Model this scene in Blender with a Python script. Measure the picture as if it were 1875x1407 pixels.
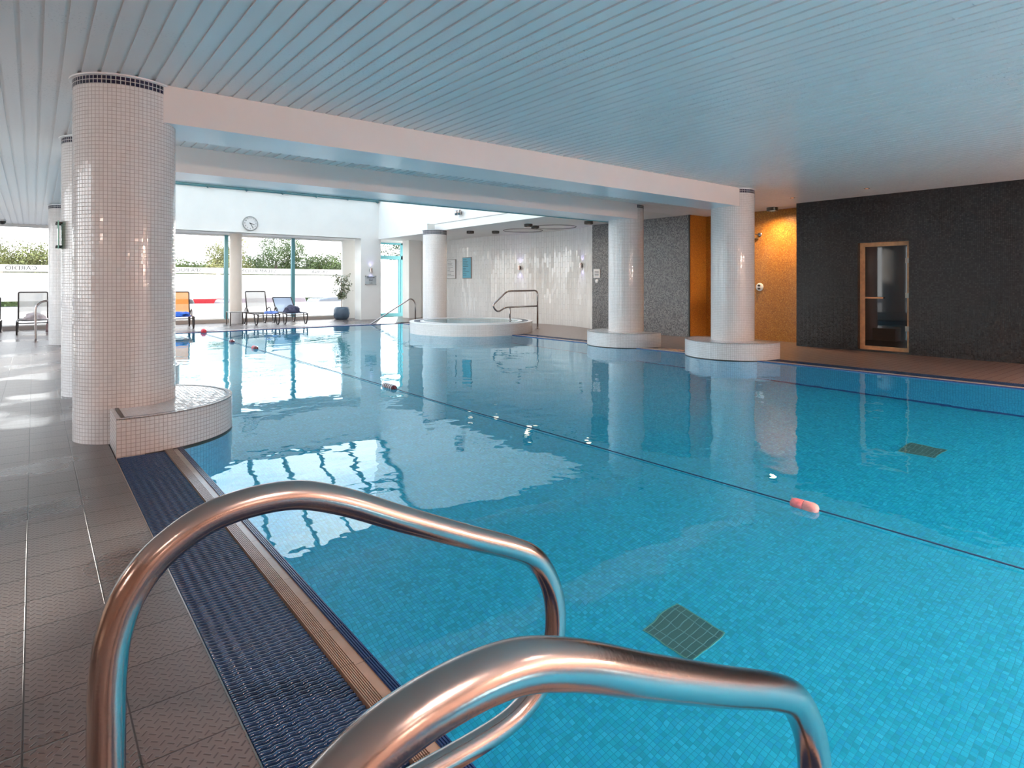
import bpy, bmesh, math, random
from mathutils import Vector, Matrix
random.seed(7)
PI=math.pi
S=bpy.context.scene; COL=S.collection
for o in list(bpy.data.objects): bpy.data.objects.remove(o)
# ---------------------------------------------------------------- camera
cd=bpy.data.cameras.new('camera'); cam=bpy.data.objects.new('camera',cd); COL.objects.link(cam)
cam.location=(0,0,1.25); cam.rotation_euler=(PI/2,0,math.radians(-38.3))
cd.sensor_width=36; cd.lens=1110/1875*36; cd.shift_y=-182.5/1875; cd.clip_start=.02; cd.clip_end=400
S.camera=cam
# ---------------------------------------------------------------- view, world, sun
S.view_settings.view_transform='Standard'; S.view_settings.look='None'
S.view_settings.gamma=1; S.view_settings.use_curve_mapping=False
S.view_settings.exposure=1.0
S.cycles.max_bounces=14; S.cycles.diffuse_bounces=6; S.cycles.glossy_bounces=6
S.cycles.transmission_bounces=10; S.cycles.transparent_max_bounces=16
S.cycles.sample_clamp_indirect=4; S.cycles.blur_glossy=1.0
W=bpy.data.worlds.new('sky'); S.world=W; W.use_nodes=True
def N(nt,t,**k):
    n=nt.nodes.new('ShaderNode'+t)
    for a,b in k.items():
        if a=='i':
            for q,v in b.items(): n.inputs[q].default_value=v
        else: setattr(n,a,b)
    return n
def lk(nt,a,b): nt.links.new(a,b)
nt=W.node_tree; nt.nodes.clear()
tc=N(nt,'TexCoord'); sp=N(nt,'SeparateXYZ'); lk(nt,tc.outputs['Generated'],sp.inputs[0])
cr=N(nt,'ValToRGB'); lk(nt,sp.outputs[2],cr.inputs[0])
e=cr.color_ramp.elements; e[0].position=0; e[0].color=(.97,.96,.97,1); e[1].position=.7; e[1].color=(.36,.58,.92,1)
q=e.new(.2); q.color=(.76,.86,.97,1)
mp=N(nt,'Mapping'); mp.inputs['Scale'].default_value=(1,1,2.6); lk(nt,tc.outputs['Generated'],mp.inputs[0])
nz=N(nt,'TexNoise',i={'Scale':3.2,'Detail':7,'Roughness':.55}); lk(nt,mp.outputs[0],nz.inputs['Vector'])
c2=N(nt,'ValToRGB'); lk(nt,nz.outputs[0],c2.inputs[0]); c2.color_ramp.elements[0].position=.44; c2.color_ramp.elements[1].position=.6
mx=N(nt,'MixRGB'); lk(nt,c2.outputs[0],mx.inputs[0]); lk(nt,cr.outputs[0],mx.inputs[1]); mx.inputs[2].default_value=(1,1,1,1)
bg=N(nt,'Background'); lk(nt,mx.outputs[0],bg.inputs[0]); bg.inputs[1].default_value=2.5
wo=N(nt,'OutputWorld'); lk(nt,bg.outputs[0],wo.inputs[0])
sd=bpy.data.lights.new('sun','SUN'); sd.energy=6.0; sd.angle=math.radians(1.0); sd.color=(1,.93,.84)
so=bpy.data.objects.new('sun',sd); COL.objects.link(so)
el=math.radians(12.8); az=math.radians(29)
so.rotation_euler=Vector((math.sin(az)*math.cos(el),math.cos(az)*math.cos(el),math.sin(el))).to_track_quat('Z','Y').to_euler()
so.location=(15,40,12)
def area(name,loc,to,sx,sy,power,col=(1,1,1),spread=PI):
    d=bpy.data.lights.new(name,'AREA'); d.shape='RECTANGLE'; d.size=sx; d.size_y=sy; d.energy=power; d.color=col; d.spread=spread
    o=bpy.data.objects.new(name,d); COL.objects.link(o); o.location=loc
    o.rotation_euler=(Vector(to)-Vector(loc)).to_track_quat('-Z','Y').to_euler(); return o
# unseen fill lights added under water by the near and left walls, no fixtures
UW=(.6,.95,1.0)
for x in (2.2,4.2,6.2,8.2): area('pool_fill_light',(x,-2.44,-.75),(x,3,-1.0),.5,.4,44,UW)
for y in (8.0,11.5,15.0): area('pool_fill_light',(.96,y,-.95),(4,y,-1.1),.45,.35,14,UW)
# ---------------------------------------------------------------- helpers
def link(name,me,mat=None,parent=None):
    o=bpy.data.objects.new(name,me); COL.objects.link(o)
    if mat is not None:
        for m in (mat if isinstance(mat,(list,tuple)) else [mat]): me.materials.append(m)
    if parent is not None: o.parent=parent
    return o
def empty(name,loc=(0,0,0),rz=0):
    o=bpy.data.objects.new(name,None); COL.objects.link(o); o.location=loc; o.rotation_euler=(0,0,rz); o.empty_display_size=.1; return o
def tag(o,label=None,cat=None,group=None,kind=None):
    if label: o['label']=label
    if cat: o['category']=cat
    if group: o['group']=group
    if kind: o['kind']=kind
    return o
class MB:
    """mesh collector: verts/faces with uv in metres"""
    def __init__(s): s.v=[];s.f=[];s.uv=[];s.mi=[];s.sm=[]
    def face(s,pts,uv=None,mi=0,sm=False):
        b=len(s.v); s.v+= [tuple(p) for p in pts]; s.f.append(tuple(range(b,b+len(pts))))
        if uv is None:
            a=[Vector(p) for p in pts]; n=(a[1]-a[0]).cross(a[2]-a[0]); ax=max(range(3),key=lambda k:abs(n[k]))
            uv=[(p[1],p[2]) if ax==0 else (p[0],p[2]) if ax==1 else (p[0],p[1]) for p in a]
        s.uv.append(uv); s.mi.append(mi); s.sm.append(sm)
    def box(s,a,b,mi=0,skip=''):
        x0,y0,z0=a;x1,y1,z1=b
        P=lambda x,y,z:(x,y,z)
        fs={'b':[P(x0,y0,z0),P(x0,y1,z0),P(x1,y1,z0),P(x1,y0,z0)],'t':[P(x0,y0,z1),P(x1,y0,z1),P(x1,y1,z1),P(x0,y1,z1)],
            's':[P(x0,y0,z0),P(x1,y0,z0),P(x1,y0,z1),P(x0,y0,z1)],'n':[P(x1,y1,z0),P(x0,y1,z0),P(x0,y1,z1),P(x1,y1,z1)],
            'w':[P(x0,y1,z0),P(x0,y0,z0),P(x0,y0,z1),P(x0,y1,z1)],'e':[P(x1,y0,z0),P(x1,y1,z0),P(x1,y1,z1),P(x1,y0,z1)]}
        for k,f in fs.items():
            if k not in skip: s.face(f,mi=mi)
    def ring(s,c,r,z0,z1,a0=0,a1=2*PI,n=96,mi=0,inward=False):
        for i in range(n):
            t0=a0+(a1-a0)*i/n;t1=a0+(a1-a0)*(i+1)/n
            p=[(c[0]+r*math.cos(t),c[1]+r*math.sin(t),z) for t,z in((t0,z0),(t1,z0),(t1,z1),(t0,z1))]
            u=[(t0*r,z0),(t1*r,z0),(t1*r,z1),(t0*r,z1)]
            if inward: p.reverse();u.reverse()
            s.face(p,u,mi,True)
    def annulus(s,c,r0,r1,z,a0=0,a1=2*PI,n=96,mi=0,polar=False,down=False):
        for i in range(n):
            t0=a0+(a1-a0)*i/n;t1=a0+(a1-a0)*(i+1)/n
            p=[(c[0]+r*math.cos(t),c[1]+r*math.sin(t),z) for t,r in((t0,r0),(t0,r1),(t1,r1),(t1,r0))]
            u=[(t0*r1,r0),(t0*r1,r1),(t1*r1,r1),(t1*r1,r0)] if polar else [(q[0],q[1]) for q in p]
            if down: p.reverse();u.reverse()
            if r0<1e-6: p=p[:3] if not down else p[1:]; u=u[:3] if not down else u[1:]
            s.face(p,u,mi)
    def lathe(s,prof,c=(0,0),n=32,mi=0,a0=0,a1=2*PI):
        for (r0,z0),(r1,z1) in zip(prof,prof[1:]):
            for i in range(n):
                t0=a0+(a1-a0)*i/n;t1=a0+(a1-a0)*(i+1)/n
                p=[(c[0]+r*math.cos(t),c[1]+r*math.sin(t),z) for t,r,z in((t0,r0,z0),(t1,r0,z0),(t1,r1,z1),(t0,r1,z1))]
                if r0<1e-6: p=[p[0],p[2],p[3]]
                elif r1<1e-6: p=p[:3]
                s.face(p,[(q[0],q[2]) for q in p],mi,True)
    def tube(s,pts,r,n=12,mi=0,cap=True,closed=False):
        P=[Vector(p) for p in pts]; m=len(P); rings=[]; up=None; L=0
        for i,p in enumerate(P):
            if closed: t=(P[(i+1)%m]-P[i-1]).normalized()
            else: t=(P[min(i+1,m-1)]-P[max(i-1,0)]).normalized()
            if up is None:
                up=Vector((0,0,1)) if abs(t.z)<.9 else Vector((0,1,0))
                up=(up-t*up.dot(t)).normalized()
            else: up=(up-t*up.dot(t)).normalized()
            w=t.cross(up)
            rr=r[i] if isinstance(r,(list,tuple)) else r
            rings.append([p+(up*math.cos(2*PI*k/n)+w*math.sin(2*PI*k/n))*rr for k in range(n)])
        b=len(s.v)
        for R in rings: s.v+=[tuple(q) for q in R]
        for i in range(m if closed else m-1):
            j=(i+1)%m
            for k in range(n):
                k2=(k+1)%n
                s.f.append((b+i*n+k,b+i*n+k2,b+j*n+k2,b+j*n+k)); s.uv.append([(k/n,i),(k2/n,i),(k2/n,j),(k/n,j)]); s.mi.append(mi); s.sm.append(True)
        if cap and not closed:
            s.f.append(tuple(b+k for k in range(n))[::-1]); s.uv.append([(0,0)]*n); s.mi.append(mi); s.sm.append(False)
            s.f.append(tuple(b+(m-1)*n+k for k in range(n))); s.uv.append([(0,0)]*n); s.mi.append(mi); s.sm.append(False)
    def prism(s,poly,z0,z1,mi=0):
        """vertical prism from a ccw polygon"""
        m=len(poly); L=0
        for i in range(m):
            a,b=poly[i],poly[(i+1)%m]; d=math.dist(a,b)
            s.face([(*a,z0),(*b,z0),(*b,z1),(*a,z1)],[(L,z0),(L+d,z0),(L+d,z1),(L,z1)],mi); L+=d
        s.face([(*p,z1) for p in poly],mi=mi); s.face([(*p,z0) for p in poly][::-1],mi=mi)
    def build(s,name,mat=None,parent=None,weld=False,bevel=0):
        me=bpy.data.meshes.new(name); me.from_pydata(s.v,[],s.f)
        ul=me.uv_layers.new(name='UVMap'); k=0
        for u in s.uv:
            for q in u: ul.data[k].uv=q; k+=1
        me.polygons.foreach_set('material_index',s.mi); me.polygons.foreach_set('use_smooth',s.sm); me.update()
        if weld:
            bm=bmesh.new(); bm.from_mesh(me); bmesh.ops.remove_doubles(bm,verts=bm.verts,dist=1e-5)
            bmesh.ops.recalc_face_normals(bm,faces=bm.faces); bm.to_mesh(me); bm.free()
        o=link(name,me,mat,parent)
        if bevel:
            md=o.modifiers.new('bevel','BEVEL'); md.width=bevel; md.segments=2; md.limit_method='ANGLE'
        return o
def smooth_path(ctrl,n=10):
    """Catmull-Rom through control points"""
    P=[Vector(p) for p in ctrl]; P=[2*P[0]-P[1]]+P+[2*P[-1]-P[-2]]; out=[]
    for i in range(1,len(P)-2):
        for k in range(n):
            t=k/n; a,b,c,d=P[i-1],P[i],P[i+1],P[i+2]
            out.append(.5*((2*b)+(c-a)*t+(2*a-5*b+4*c-d)*t*t+(3*b-a-3*c+d)*t**3))
    out.append(P[-2]); return out
def fillet(pts,rad,n=8):
    """polyline with rounded corners"""
    P=[Vector(p) for p in pts]; out=[P[0]]
    for i in range(1,len(P)-1):
        r=rad[i-1] if isinstance(rad,(list,tuple)) else rad
        a=(P[i-1]-P[i]);b=(P[i+1]-P[i]); r=min(r,a.length*.49,b.length*.49)
        p0=P[i]+a.normalized()*r;p2=P[i]+b.normalized()*r
        for k in range(n+1):
            t=k/n; out.append(p0*(1-t)**2+P[i]*2*t*(1-t)+p2*t*t)
    out.append(P[-1]); return out
def copy_tree(o,parent=None):
    c=o.copy(); COL.objects.link(c); c.parent=parent
    for ch in [x for x in bpy.data.objects if x.parent==o]: copy_tree(ch,c)
    return c
# ---------------------------------------------------------------- materials
def mat(name):
    m=bpy.data.materials.new(name); m.use_nodes=True; nt=m.node_tree
    return m,nt,nt.nodes['Principled BSDF']
def plain(name,col,rough=.5,metal=0,noise=0,nscale=8,spec=.5,bump=0,bscale=40,coat=0):
    m,nt,b=mat(name); b.inputs['Base Color'].default_value=(*col,1); b.inputs['Roughness'].default_value=rough
    b.inputs['Metallic'].default_value=metal; b.inputs['Specular IOR Level'].default_value=spec; b.inputs['Coat Weight'].default_value=coat
    tc=N(nt,'TexCoord')
    if noise:
        z=N(nt,'TexNoise',i={'Scale':nscale,'Detail':4}); lk(nt,tc.outputs['Object'],z.inputs['Vector'])
        r=N(nt,'ValToRGB'); lk(nt,z.outputs[0],r.inputs[0])
        r.color_ramp.elements[0].position=.3; r.color_ramp.elements[1].position=.7
        r.color_ramp.elements[0].color=(*[c*(1-noise) for c in col],1); r.color_ramp.elements[1].color=(*[min(1,c*(1+noise)) for c in col],1)
        lk(nt,r.outputs[0],b.inputs['Base Color'])
    if bump:
        z=N(nt,'TexNoise',i={'Scale':bscale,'Detail':3}); lk(nt,tc.outputs['Object'],z.inputs['Vector'])
        bp=N(nt,'Bump',i={'Strength':1,'Distance':bump}); lk(nt,z.outputs[0],bp.inputs['Height']); lk(nt,bp.outputs[0],b.inputs['Normal'])
    return m
def M2(nt,op,a,b=None):
    n=N(nt,'Math',operation=op)
    for i,v in enumerate((a,b)):
        if v is None: continue
        if isinstance(v,(int,float)): n.inputs[i].default_value=v
        else: lk(nt,v,n.inputs[i])
    return n.outputs[0]
def mosaic(name,pitch,cols,grout,gw=.1,vst=0,rough=.15,tilt=.0006,depth=.0015,pu=None,spec=.5,stagger=0,var=None,off=(0,0),grough=.7):
    """square tiles laid over the UV metres: one random tone and one slight tilt per tile"""
    m,nt,b=mat(name); pu=pu or pitch
    uv=N(nt,'UVMap'); sp=N(nt,'SeparateXYZ'); lk(nt,uv.outputs[0],sp.inputs[0])
    v=M2(nt,'DIVIDE',M2(nt,'ADD',sp.outputs[1],-off[1]),pitch); vf=M2(nt,'FLOOR',v)
    u=M2(nt,'DIVIDE',M2(nt,'ADD',sp.outputs[0],-off[0]),pu)
    if vst: v=M2(nt,'ADD',v,M2(nt,'MULTIPLY',M2(nt,'PINGPONG',M2(nt,'FLOOR',u),1.0),vst)); vf=M2(nt,'FLOOR',v)
    if stagger: u=M2(nt,'ADD',u,M2(nt,'MULTIPLY',M2(nt,'MODULO',vf,2.0),stagger))
    uf=M2(nt,'FLOOR',u); fu=M2(nt,'SUBTRACT',u,uf); fv=M2(nt,'SUBTRACT',v,vf)
    cb=N(nt,'CombineXYZ'); lk(nt,uf,cb.inputs[0]); lk(nt,vf,cb.inputs[1])
    wn=N(nt,'TexWhiteNoise',noise_dimensions='2D'); lk(nt,cb.outputs[0],wn.inputs['Vector'])
    rp=N(nt,'ValToRGB'); lk(nt,wn.outputs['Value'],rp.inputs[0]); el=rp.color_ramp.elements
    while len(el)>1: el.remove(el[-1])
    el[0].position=0; el[0].color=(*cols[0],1)
    for i,c in enumerate(cols[1:],1): q=el.new(i/max(1,len(cols)-1)); q.color=(*c,1)
    du=M2(nt,'MULTIPLY',M2(nt,'MINIMUM',fu,M2(nt,'SUBTRACT',1.0,fu)),pu/pitch); dv=M2(nt,'MINIMUM',fv,M2(nt,'SUBTRACT',1.0,fv))
    dm=M2(nt,'MINIMUM',du,dv)
    mr=N(nt,'MapRange',i={'From Min':gw*.35,'From Max':gw*.65+.01}); lk(nt,dm,mr.inputs['Value'])
    mx=N(nt,'MixRGB'); lk(nt,mr.outputs[0],mx.inputs[0]); mx.inputs[1].default_value=(*grout,1); lk(nt,rp.outputs[0],mx.inputs[2])
    lk(nt,mx.outputs[0],b.inputs['Base Color'])
    rr=N(nt,'MapRange',i={'To Min':grough,'To Max':rough}); lk(nt,mr.outputs[0],rr.inputs['Value']); lk(nt,rr.outputs[0],b.inputs['Roughness'])
    b.inputs['Specular IOR Level'].default_value=spec
    sc=N(nt,'SeparateColor'); lk(nt,wn.outputs['Color'],sc.inputs[0])
    h1=M2(nt,'MULTIPLY',M2(nt,'MULTIPLY',M2(nt,'SUBTRACT',sc.outputs[0],.5),fu),2*tilt)
    h2=M2(nt,'MULTIPLY',M2(nt,'MULTIPLY',M2(nt,'SUBTRACT',sc.outputs[1],.5),fv),2*tilt)
    hh=M2(nt,'ADD',M2(nt,'ADD',h1,h2),M2(nt,'MULTIPLY',mr.outputs[0],depth))
    bp=N(nt,'Bump',i={'Strength':1,'Distance':1.0}); lk(nt,hh,bp.inputs['Height']); lk(nt,bp.outputs[0],b.inputs['Normal'])
    return m
m_white=mosaic('white_mosaic',.030,[(.78,.74,.72),(.84,.80,.78),(.81,.77,.75)],(.46,.39,.36),gw=.10,rough=.10,tilt=.0006,spec=.7)
m_ring=mosaic('navy_mosaic',.0325,[(.012,.010,.03),(.02,.015,.05)],(.6,.58,.56),gw=.16,rough=.12,off=(0,2.82))
m_pool=mosaic('pool_mosaic',.027,[(.004,.30,.40),(.006,.38,.50),(.02,.45,.60),(.006,.33,.52),(.035,.50,.66)],(.004,.25,.36),gw=.10,rough=.3,tilt=0,depth=.0004)
m_poolwall=mosaic('pool_wall_mosaic',.030,[(.012,.26,.42),(.02,.32,.50),(.04,.38,.56)],(.01,.17,.28),gw=.10,rough=.3,tilt=0,depth=.0004)
m_drain=mosaic('drain_grey_green',.046,[(.05,.11,.10),(.06,.13,.11)],(.16,.26,.25),gw=.10,pu=.11,rough=.5,tilt=0)
m_charcoal=mosaic('charcoal_mosaic',.026,[(.010,.010,.011),(.020,.019,.020),(.013,.013,.014),(.036,.034,.036),(.016,.015,.016)],(.012,.012,.012),gw=.07,rough=.36,spec=.35,tilt=.0026)
m_grey=mosaic('grey_mosaic',.026,[(.07,.07,.072),(.16,.16,.165),(.28,.27,.27),(.11,.11,.112)],(.09,.09,.092),gw=.12,rough=.22,tilt=.0014)
m_gold=mosaic('orange_mosaic',.018,[(.30,.10,.012),(.52,.20,.02),(.42,.15,.015),(.62,.30,.05)],(.25,.11,.03),gw=.12,rough=.28,tilt=.001)
m_alcove=mosaic('white_tall_tile',.32,[(.74,.72,.70),(.79,.77,.75)],(.50,.48,.46),pu=.105,gw=.012,rough=.07,tilt=.005,depth=.0006,vst=.5,spec=.7)
m_floorR=mosaic('deck_small_tile',.12,[(.20,.135,.11),(.235,.16,.135)],(.13,.09,.075),gw=.05,rough=.28,tilt=.0005)
def deck_material():
    m,nt,b=mat('deck_tile'); P=.2445
    g=N(nt,'NewGeometry'); sp=N(nt,'SeparateXYZ'); lk(nt,g.outputs['Position'],sp.inputs[0])
    u=M2(nt,'DIVIDE',M2(nt,'ADD',sp.outputs[0],-.466+P*40),P); v=M2(nt,'DIVIDE',M2(nt,'ADD',sp.outputs[1],P*40-.12),P)
    uf=M2(nt,'FLOOR',u);vf=M2(nt,'FLOOR',v);fu=M2(nt,'SUBTRACT',u,uf);fv=M2(nt,'SUBTRACT',v,vf)
    du=M2(nt,'MINIMUM',fu,M2(nt,'SUBTRACT',1.0,fu));dv=M2(nt,'MINIMUM',fv,M2(nt,'SUBTRACT',1.0,fv))
    a=N(nt,'MapRange',i={'From Min':.008,'From Max':.014});lk(nt,du,a.inputs['Value'])
    c=N(nt,'MapRange',i={'From Min':.009,'From Max':.017});lk(nt,dv,c.inputs['Value'])
    tile=M2(nt,'MULTIPLY',a.outputs[0],c.outputs[0])
    cb=N(nt,'CombineXYZ'); lk(nt,uf,cb.inputs[0]); lk(nt,vf,cb.inputs[1])
    wn=N(nt,'TexWhiteNoise',noise_dimensions='2D'); lk(nt,cb.outputs[0],wn.inputs['Vector'])
    # zigzag of short raised bars at 45 degrees
    k=.0245
    p=M2(nt,'DIVIDE',M2(nt,'ADD',sp.outputs[0],sp.outputs[1]),k*1.41421); q=M2(nt,'DIVIDE',M2(nt,'SUBTRACT',sp.outputs[0],sp.outputs[1]),k*1.41421)
    pf=M2(nt,'FLOOR',p);qf=M2(nt,'FLOOR',q)
    pc=M2(nt,'ABSOLUTE',M2(nt,'SUBTRACT',M2(nt,'SUBTRACT',p,pf),.5)); qc=M2(nt,'ABSOLUTE',M2(nt,'SUBTRACT',M2(nt,'SUBTRACT',q,qf),.5))
    par=M2(nt,'PINGPONG',M2(nt,'ADD',pf,qf),1.0)
    def bar(x,y): 
        A=N(nt,'MapRange',i={'From Min':.40,'From Max':.46,'To Min':1,'To Max':0});lk(nt,x,A.inputs['Value'])
        B=N(nt,'MapRange',i={'From Min':.07,'From Max':.13,'To Min':1,'To Max':0});lk(nt,y,B.inputs['Value'])
        return M2(nt,'MULTIPLY',A.outputs[0],B.outputs[0])
    b1=M2(nt,'MULTIPLY',bar(pc,qc),par); b2=M2(nt,'MULTIPLY',bar(qc,pc),M2(nt,'SUBTRACT',1.0,par))
    bars=M2(nt,'MULTIPLY',M2(nt,'ADD',b1,b2),tile)
    mx=N(nt,'MixRGB'); lk(nt,tile,mx.inputs[0]); mx.inputs[1].default_value=(.035,.027,.026,1)
    tone=N(nt,'MixRGB'); lk(nt,wn.outputs['Value'],tone.inputs[0]); tone.inputs[1].default_value=(.148,.122,.118,1); tone.inputs[2].default_value=(.178,.147,.140,1)
    m3=N(nt,'MixRGB',blend_type='MULTIPLY'); m3.inputs[2].default_value=(.30,.27,.27,1); lk(nt,M2(nt,'MULTIPLY',bars,.8),m3.inputs[0]); lk(nt,tone.outputs[0],m3.inputs[1])
    lk(nt,m3.outputs[0],mx.inputs[2])
    # damp patches
    z=N(nt,'TexNoise',i={'Scale':.9,'Detail':2}); lk(nt,g.outputs['Position'],z.inputs['Vector'])
    wet=N(nt,'MapRange',i={'From Min':.52,'From Max':.60}); lk(nt,z.outputs[0],wet.inputs['Value'])
    m4=N(nt,'MixRGB',blend_type='MULTIPLY'); m4.inputs[2].default_value=(.72,.70,.70,1); lk(nt,wet.outputs[0],m4.inputs[0]); lk(nt,mx.outputs[0],m4.inputs[1])
    lk(nt,m4.outputs[0],b.inputs['Base Color'])
    rr=N(nt,'MapRange',i={'To Min':.34,'To Max':.2}); lk(nt,wet.outputs[0],rr.inputs['Value']); lk(nt,rr.outputs[0],b.inputs['Roughness'])
    h=M2(nt,'ADD',M2(nt,'MULTIPLY',tile,.002),M2(nt,'MULTIPLY',bars,.0014))
    bp=N(nt,'Bump',i={'Strength':1,'Distance':1.0}); lk(nt,h,bp.inputs['Height']); lk(nt,bp.outputs[0],b.inputs['Normal'])
    return m
m_deck=deck_material()
def ceiling_material():
    m,nt,b=mat('painted_metal_plank'); tc=N(nt,'TexCoord')
    z=N(nt,'TexNoise',i={'Scale':60,'Detail':3}); lk(nt,tc.outputs['Object'],z.inputs['Vector'])
    z2=N(nt,'TexNoise',i={'Scale':.7,'Detail':2}); lk(nt,tc.outputs['Object'],z2.inputs['Vector'])
    r=N(nt,'ValToRGB'); lk(nt,z.outputs[0],r.inputs[0]); r.color_ramp.elements[0].position=.60; r.color_ramp.elements[1].position=.66
    f=N(nt,'MapRange',i={'From Min':.48,'From Max':.62}); lk(nt,z2.outputs[0],f.inputs['Value'])
    ff=M2(nt,'MULTIPLY',r.outputs[0],M2(nt,'MULTIPLY',f.outputs[0],.45))
    mx=N(nt,'MixRGB'); lk(nt,ff,mx.inputs[0]); mx.inputs[1].default_value=(.85,.83,.82,1); mx.inputs[2].default_value=(.42,.42,.43,1)
    lk(nt,mx.outputs[0],b.inputs['Base Color']); b.inputs['Roughness'].default_value=.34; b.inputs['Specular IOR Level'].default_value=.6
    bp=N(nt,'Bump',i={'Strength':.5,'Distance':.0006}); lk(nt,z.outputs[0],bp.inputs['Height']); lk(nt,bp.outputs[0],b.inputs['Normal'])
    return m
m_ceil=ceiling_material()
m_paint=plain('warm_white_paint',(.86,.79,.76),.45,noise=.02,nscale=2)
m_soffit=plain('white_satin_paint',(.86,.85,.85),.28,noise=.02,nscale=3)
m_wallw=plain('white_wall',(.82,.81,.785),.6,noise=.02,nscale=2)
m_steel=plain('brushed_steel',(.43,.385,.37),.20,1,noise=.06,nscale=5,bump=.00012,bscale=160)
m_chrome=plain('chrome',(.8,.8,.8),.08,1)
m_teal=plain('teal_frame',(.10,.30,.34),.35)
m_navy=plain('navy_ribbed',(.018,.05,.17),.25,noise=.15,nscale=30)
m_grate=plain('blue_grating_plastic',(.016,.045,.12),.16,noise=.12,nscale=20,spec=.6)
m_tan=plain('tan_ribbed_tile',(.44,.325,.255),.22,noise=.08,nscale=10)
m_black=plain('black',(.012,.012,.012),.4)
m_dgrey=plain('dark_grey_metal',(.06,.055,.05),.4,.3)
m_wood=plain('pale_timber',(.50,.26,.12),.45,noise=.18,nscale=12)
m_cream=plain('cream_column',(.70,.60,.52),.35,noise=.03,nscale=3)
m_fwhite=plain('white_fabric_mesh',(.75,.73,.72),.8)
def glass_thin(name,tint=(1,1,1),refl=1.0,ior=1.45):
    m,nt,b=mat(name); nt.nodes.remove(b); out=nt.nodes['Material Output']
    t=N(nt,'BsdfTransparent'); t.inputs[0].default_value=(*tint,1); g=N(nt,'BsdfGlossy'); g.inputs['Roughness'].default_value=.01
    f=N(nt,'Fresnel',i={'IOR':ior}); ms=N(nt,'MixShader'); lk(nt,M2(nt,'MULTIPLY',f.outputs[0],refl),ms.inputs[0]); lk(nt,t.outputs[0],ms.inputs[1]); lk(nt,g.outputs[0],ms.inputs[2]); lk(nt,ms.outputs[0],out.inputs[0])
    return m
m_glass=glass_thin('window_glass',(.96,.98,.97))
m_film,nt,b=mat('frosted_film'); nt.nodes.remove(b); out=nt.nodes['Material Output']
t=N(nt,'BsdfTranslucent'); t.inputs[0].default_value=(.60,.60,.61,1); d=N(nt,'BsdfDiffuse'); d.inputs[0].default_value=(.8,.8,.8,1)
z=N(nt,'TexNoise',i={'Scale':.8,'Detail':2}); 
ms=N(nt,'MixShader',i={0:.25}); lk(nt,t.outputs[0],ms.inputs[1]); lk(nt,d.outputs[0],ms.inputs[2])
tr=N(nt,'BsdfTransparent'); m2=N(nt,'MixShader',i={0:.22}); lk(nt,ms.outputs[0],m2.inputs[1]); lk(nt,tr.outputs[0],m2.inputs[2]); lk(nt,m2.outputs[0],out.inputs[0])
def water_material(name,big=.010,small=.0009,tint=(.84,.97,1)):
    m,nt,b=mat(name); nt.nodes.remove(b); out=nt.nodes['Material Output']
    g=N(nt,'BsdfGlass',i={'IOR':1.333,'Roughness':0}); g.inputs['Color'].default_value=(*tint,1)
    geo=N(nt,'NewGeometry')
    a=N(nt,'TexNoise',i={'Scale':1.6,'Detail':1.5,'Distortion':.3}); lk(nt,geo.outputs['Position'],a.inputs['Vector'])
    c=N(nt,'TexNoise',i={'Scale':9,'Detail':1}); lk(nt,geo.outputs['Position'],c.inputs['Vector'])
    h=M2(nt,'ADD',M2(nt,'MULTIPLY',a.outputs[0],big),M2(nt,'MULTIPLY',c.outputs[0],small))
    bp=N(nt,'Bump',i={'Strength':1,'Distance':1.0}); lk(nt,h,bp.inputs['Height']); lk(nt,bp.outputs[0],g.inputs['Normal']); lk(nt,g.outputs[0],out.inputs[0])
    return m
m_water=water_material('pool_water',.0068,.0007)
def emit(name,col,st):
    m,nt,b=mat(name); b.inputs['Emission Color'].default_value=(*col,1); b.inputs['Emission Strength'].default_value=st; b.inputs['Base Color'].default_value=(.8,.8,.8,1); return m
m_warm=emit('warm_lamp',(1,.32,.07),2.2)
def text_obj(name,txt,size,m,parent,loc,rot,align='CENTER',ext=.001,space=1.0,sx=1.0):
    c=bpy.data.curves.new(name,'FONT'); c.body=txt; c.size=size; c.align_x=align; c.align_y='CENTER'; c.extrude=ext; c.space_character=space
    t=bpy.data.objects.new(name,c); COL.objects.link(t); bpy.context.view_layer.update()
    me=bpy.data.meshes.new_from_object(t.evaluated_get(bpy.context.evaluated_depsgraph_get()))
    bpy.data.objects.remove(t); bpy.data.curves.remove(c); me.transform(Matrix.Scale(sx,4,(1,0,0)))
    me.materials.clear(); me.name=name
    if not me.uv_layers: me.uv_layers.new(name='UVMap')
    o=link(name,me,m,parent); o.location=loc; o.rotation_euler=rot; return o
def struct(o): o['kind']='structure'; return o

# ================================================================ SETTING
XL,XR,XR2=-3.2,12.2,12.87; YN,YF=-5.0,21.4; ZC=2.9
PX0,PX1,PY0,PY1,PD=.9,9.3,-2.5,17.5,1.8
AX0,AX1,AY0,AY1=.75,9.9,8.9,20.1
# deck
m=MB()
m.box((XL,YN,-.3),(.4615,22,0)); m.box((.455,PY1+.434,-.3),(9.745,22,0)); m.box((.455,YN,-.3),(9.745,PY0-.434,0))
struct(m.build('floor',m_deck))
m=MB(); m.box((9.745,YN,-.3),(13.3,22,-.0)); struct(m.build('floor',m_floorR))
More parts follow.
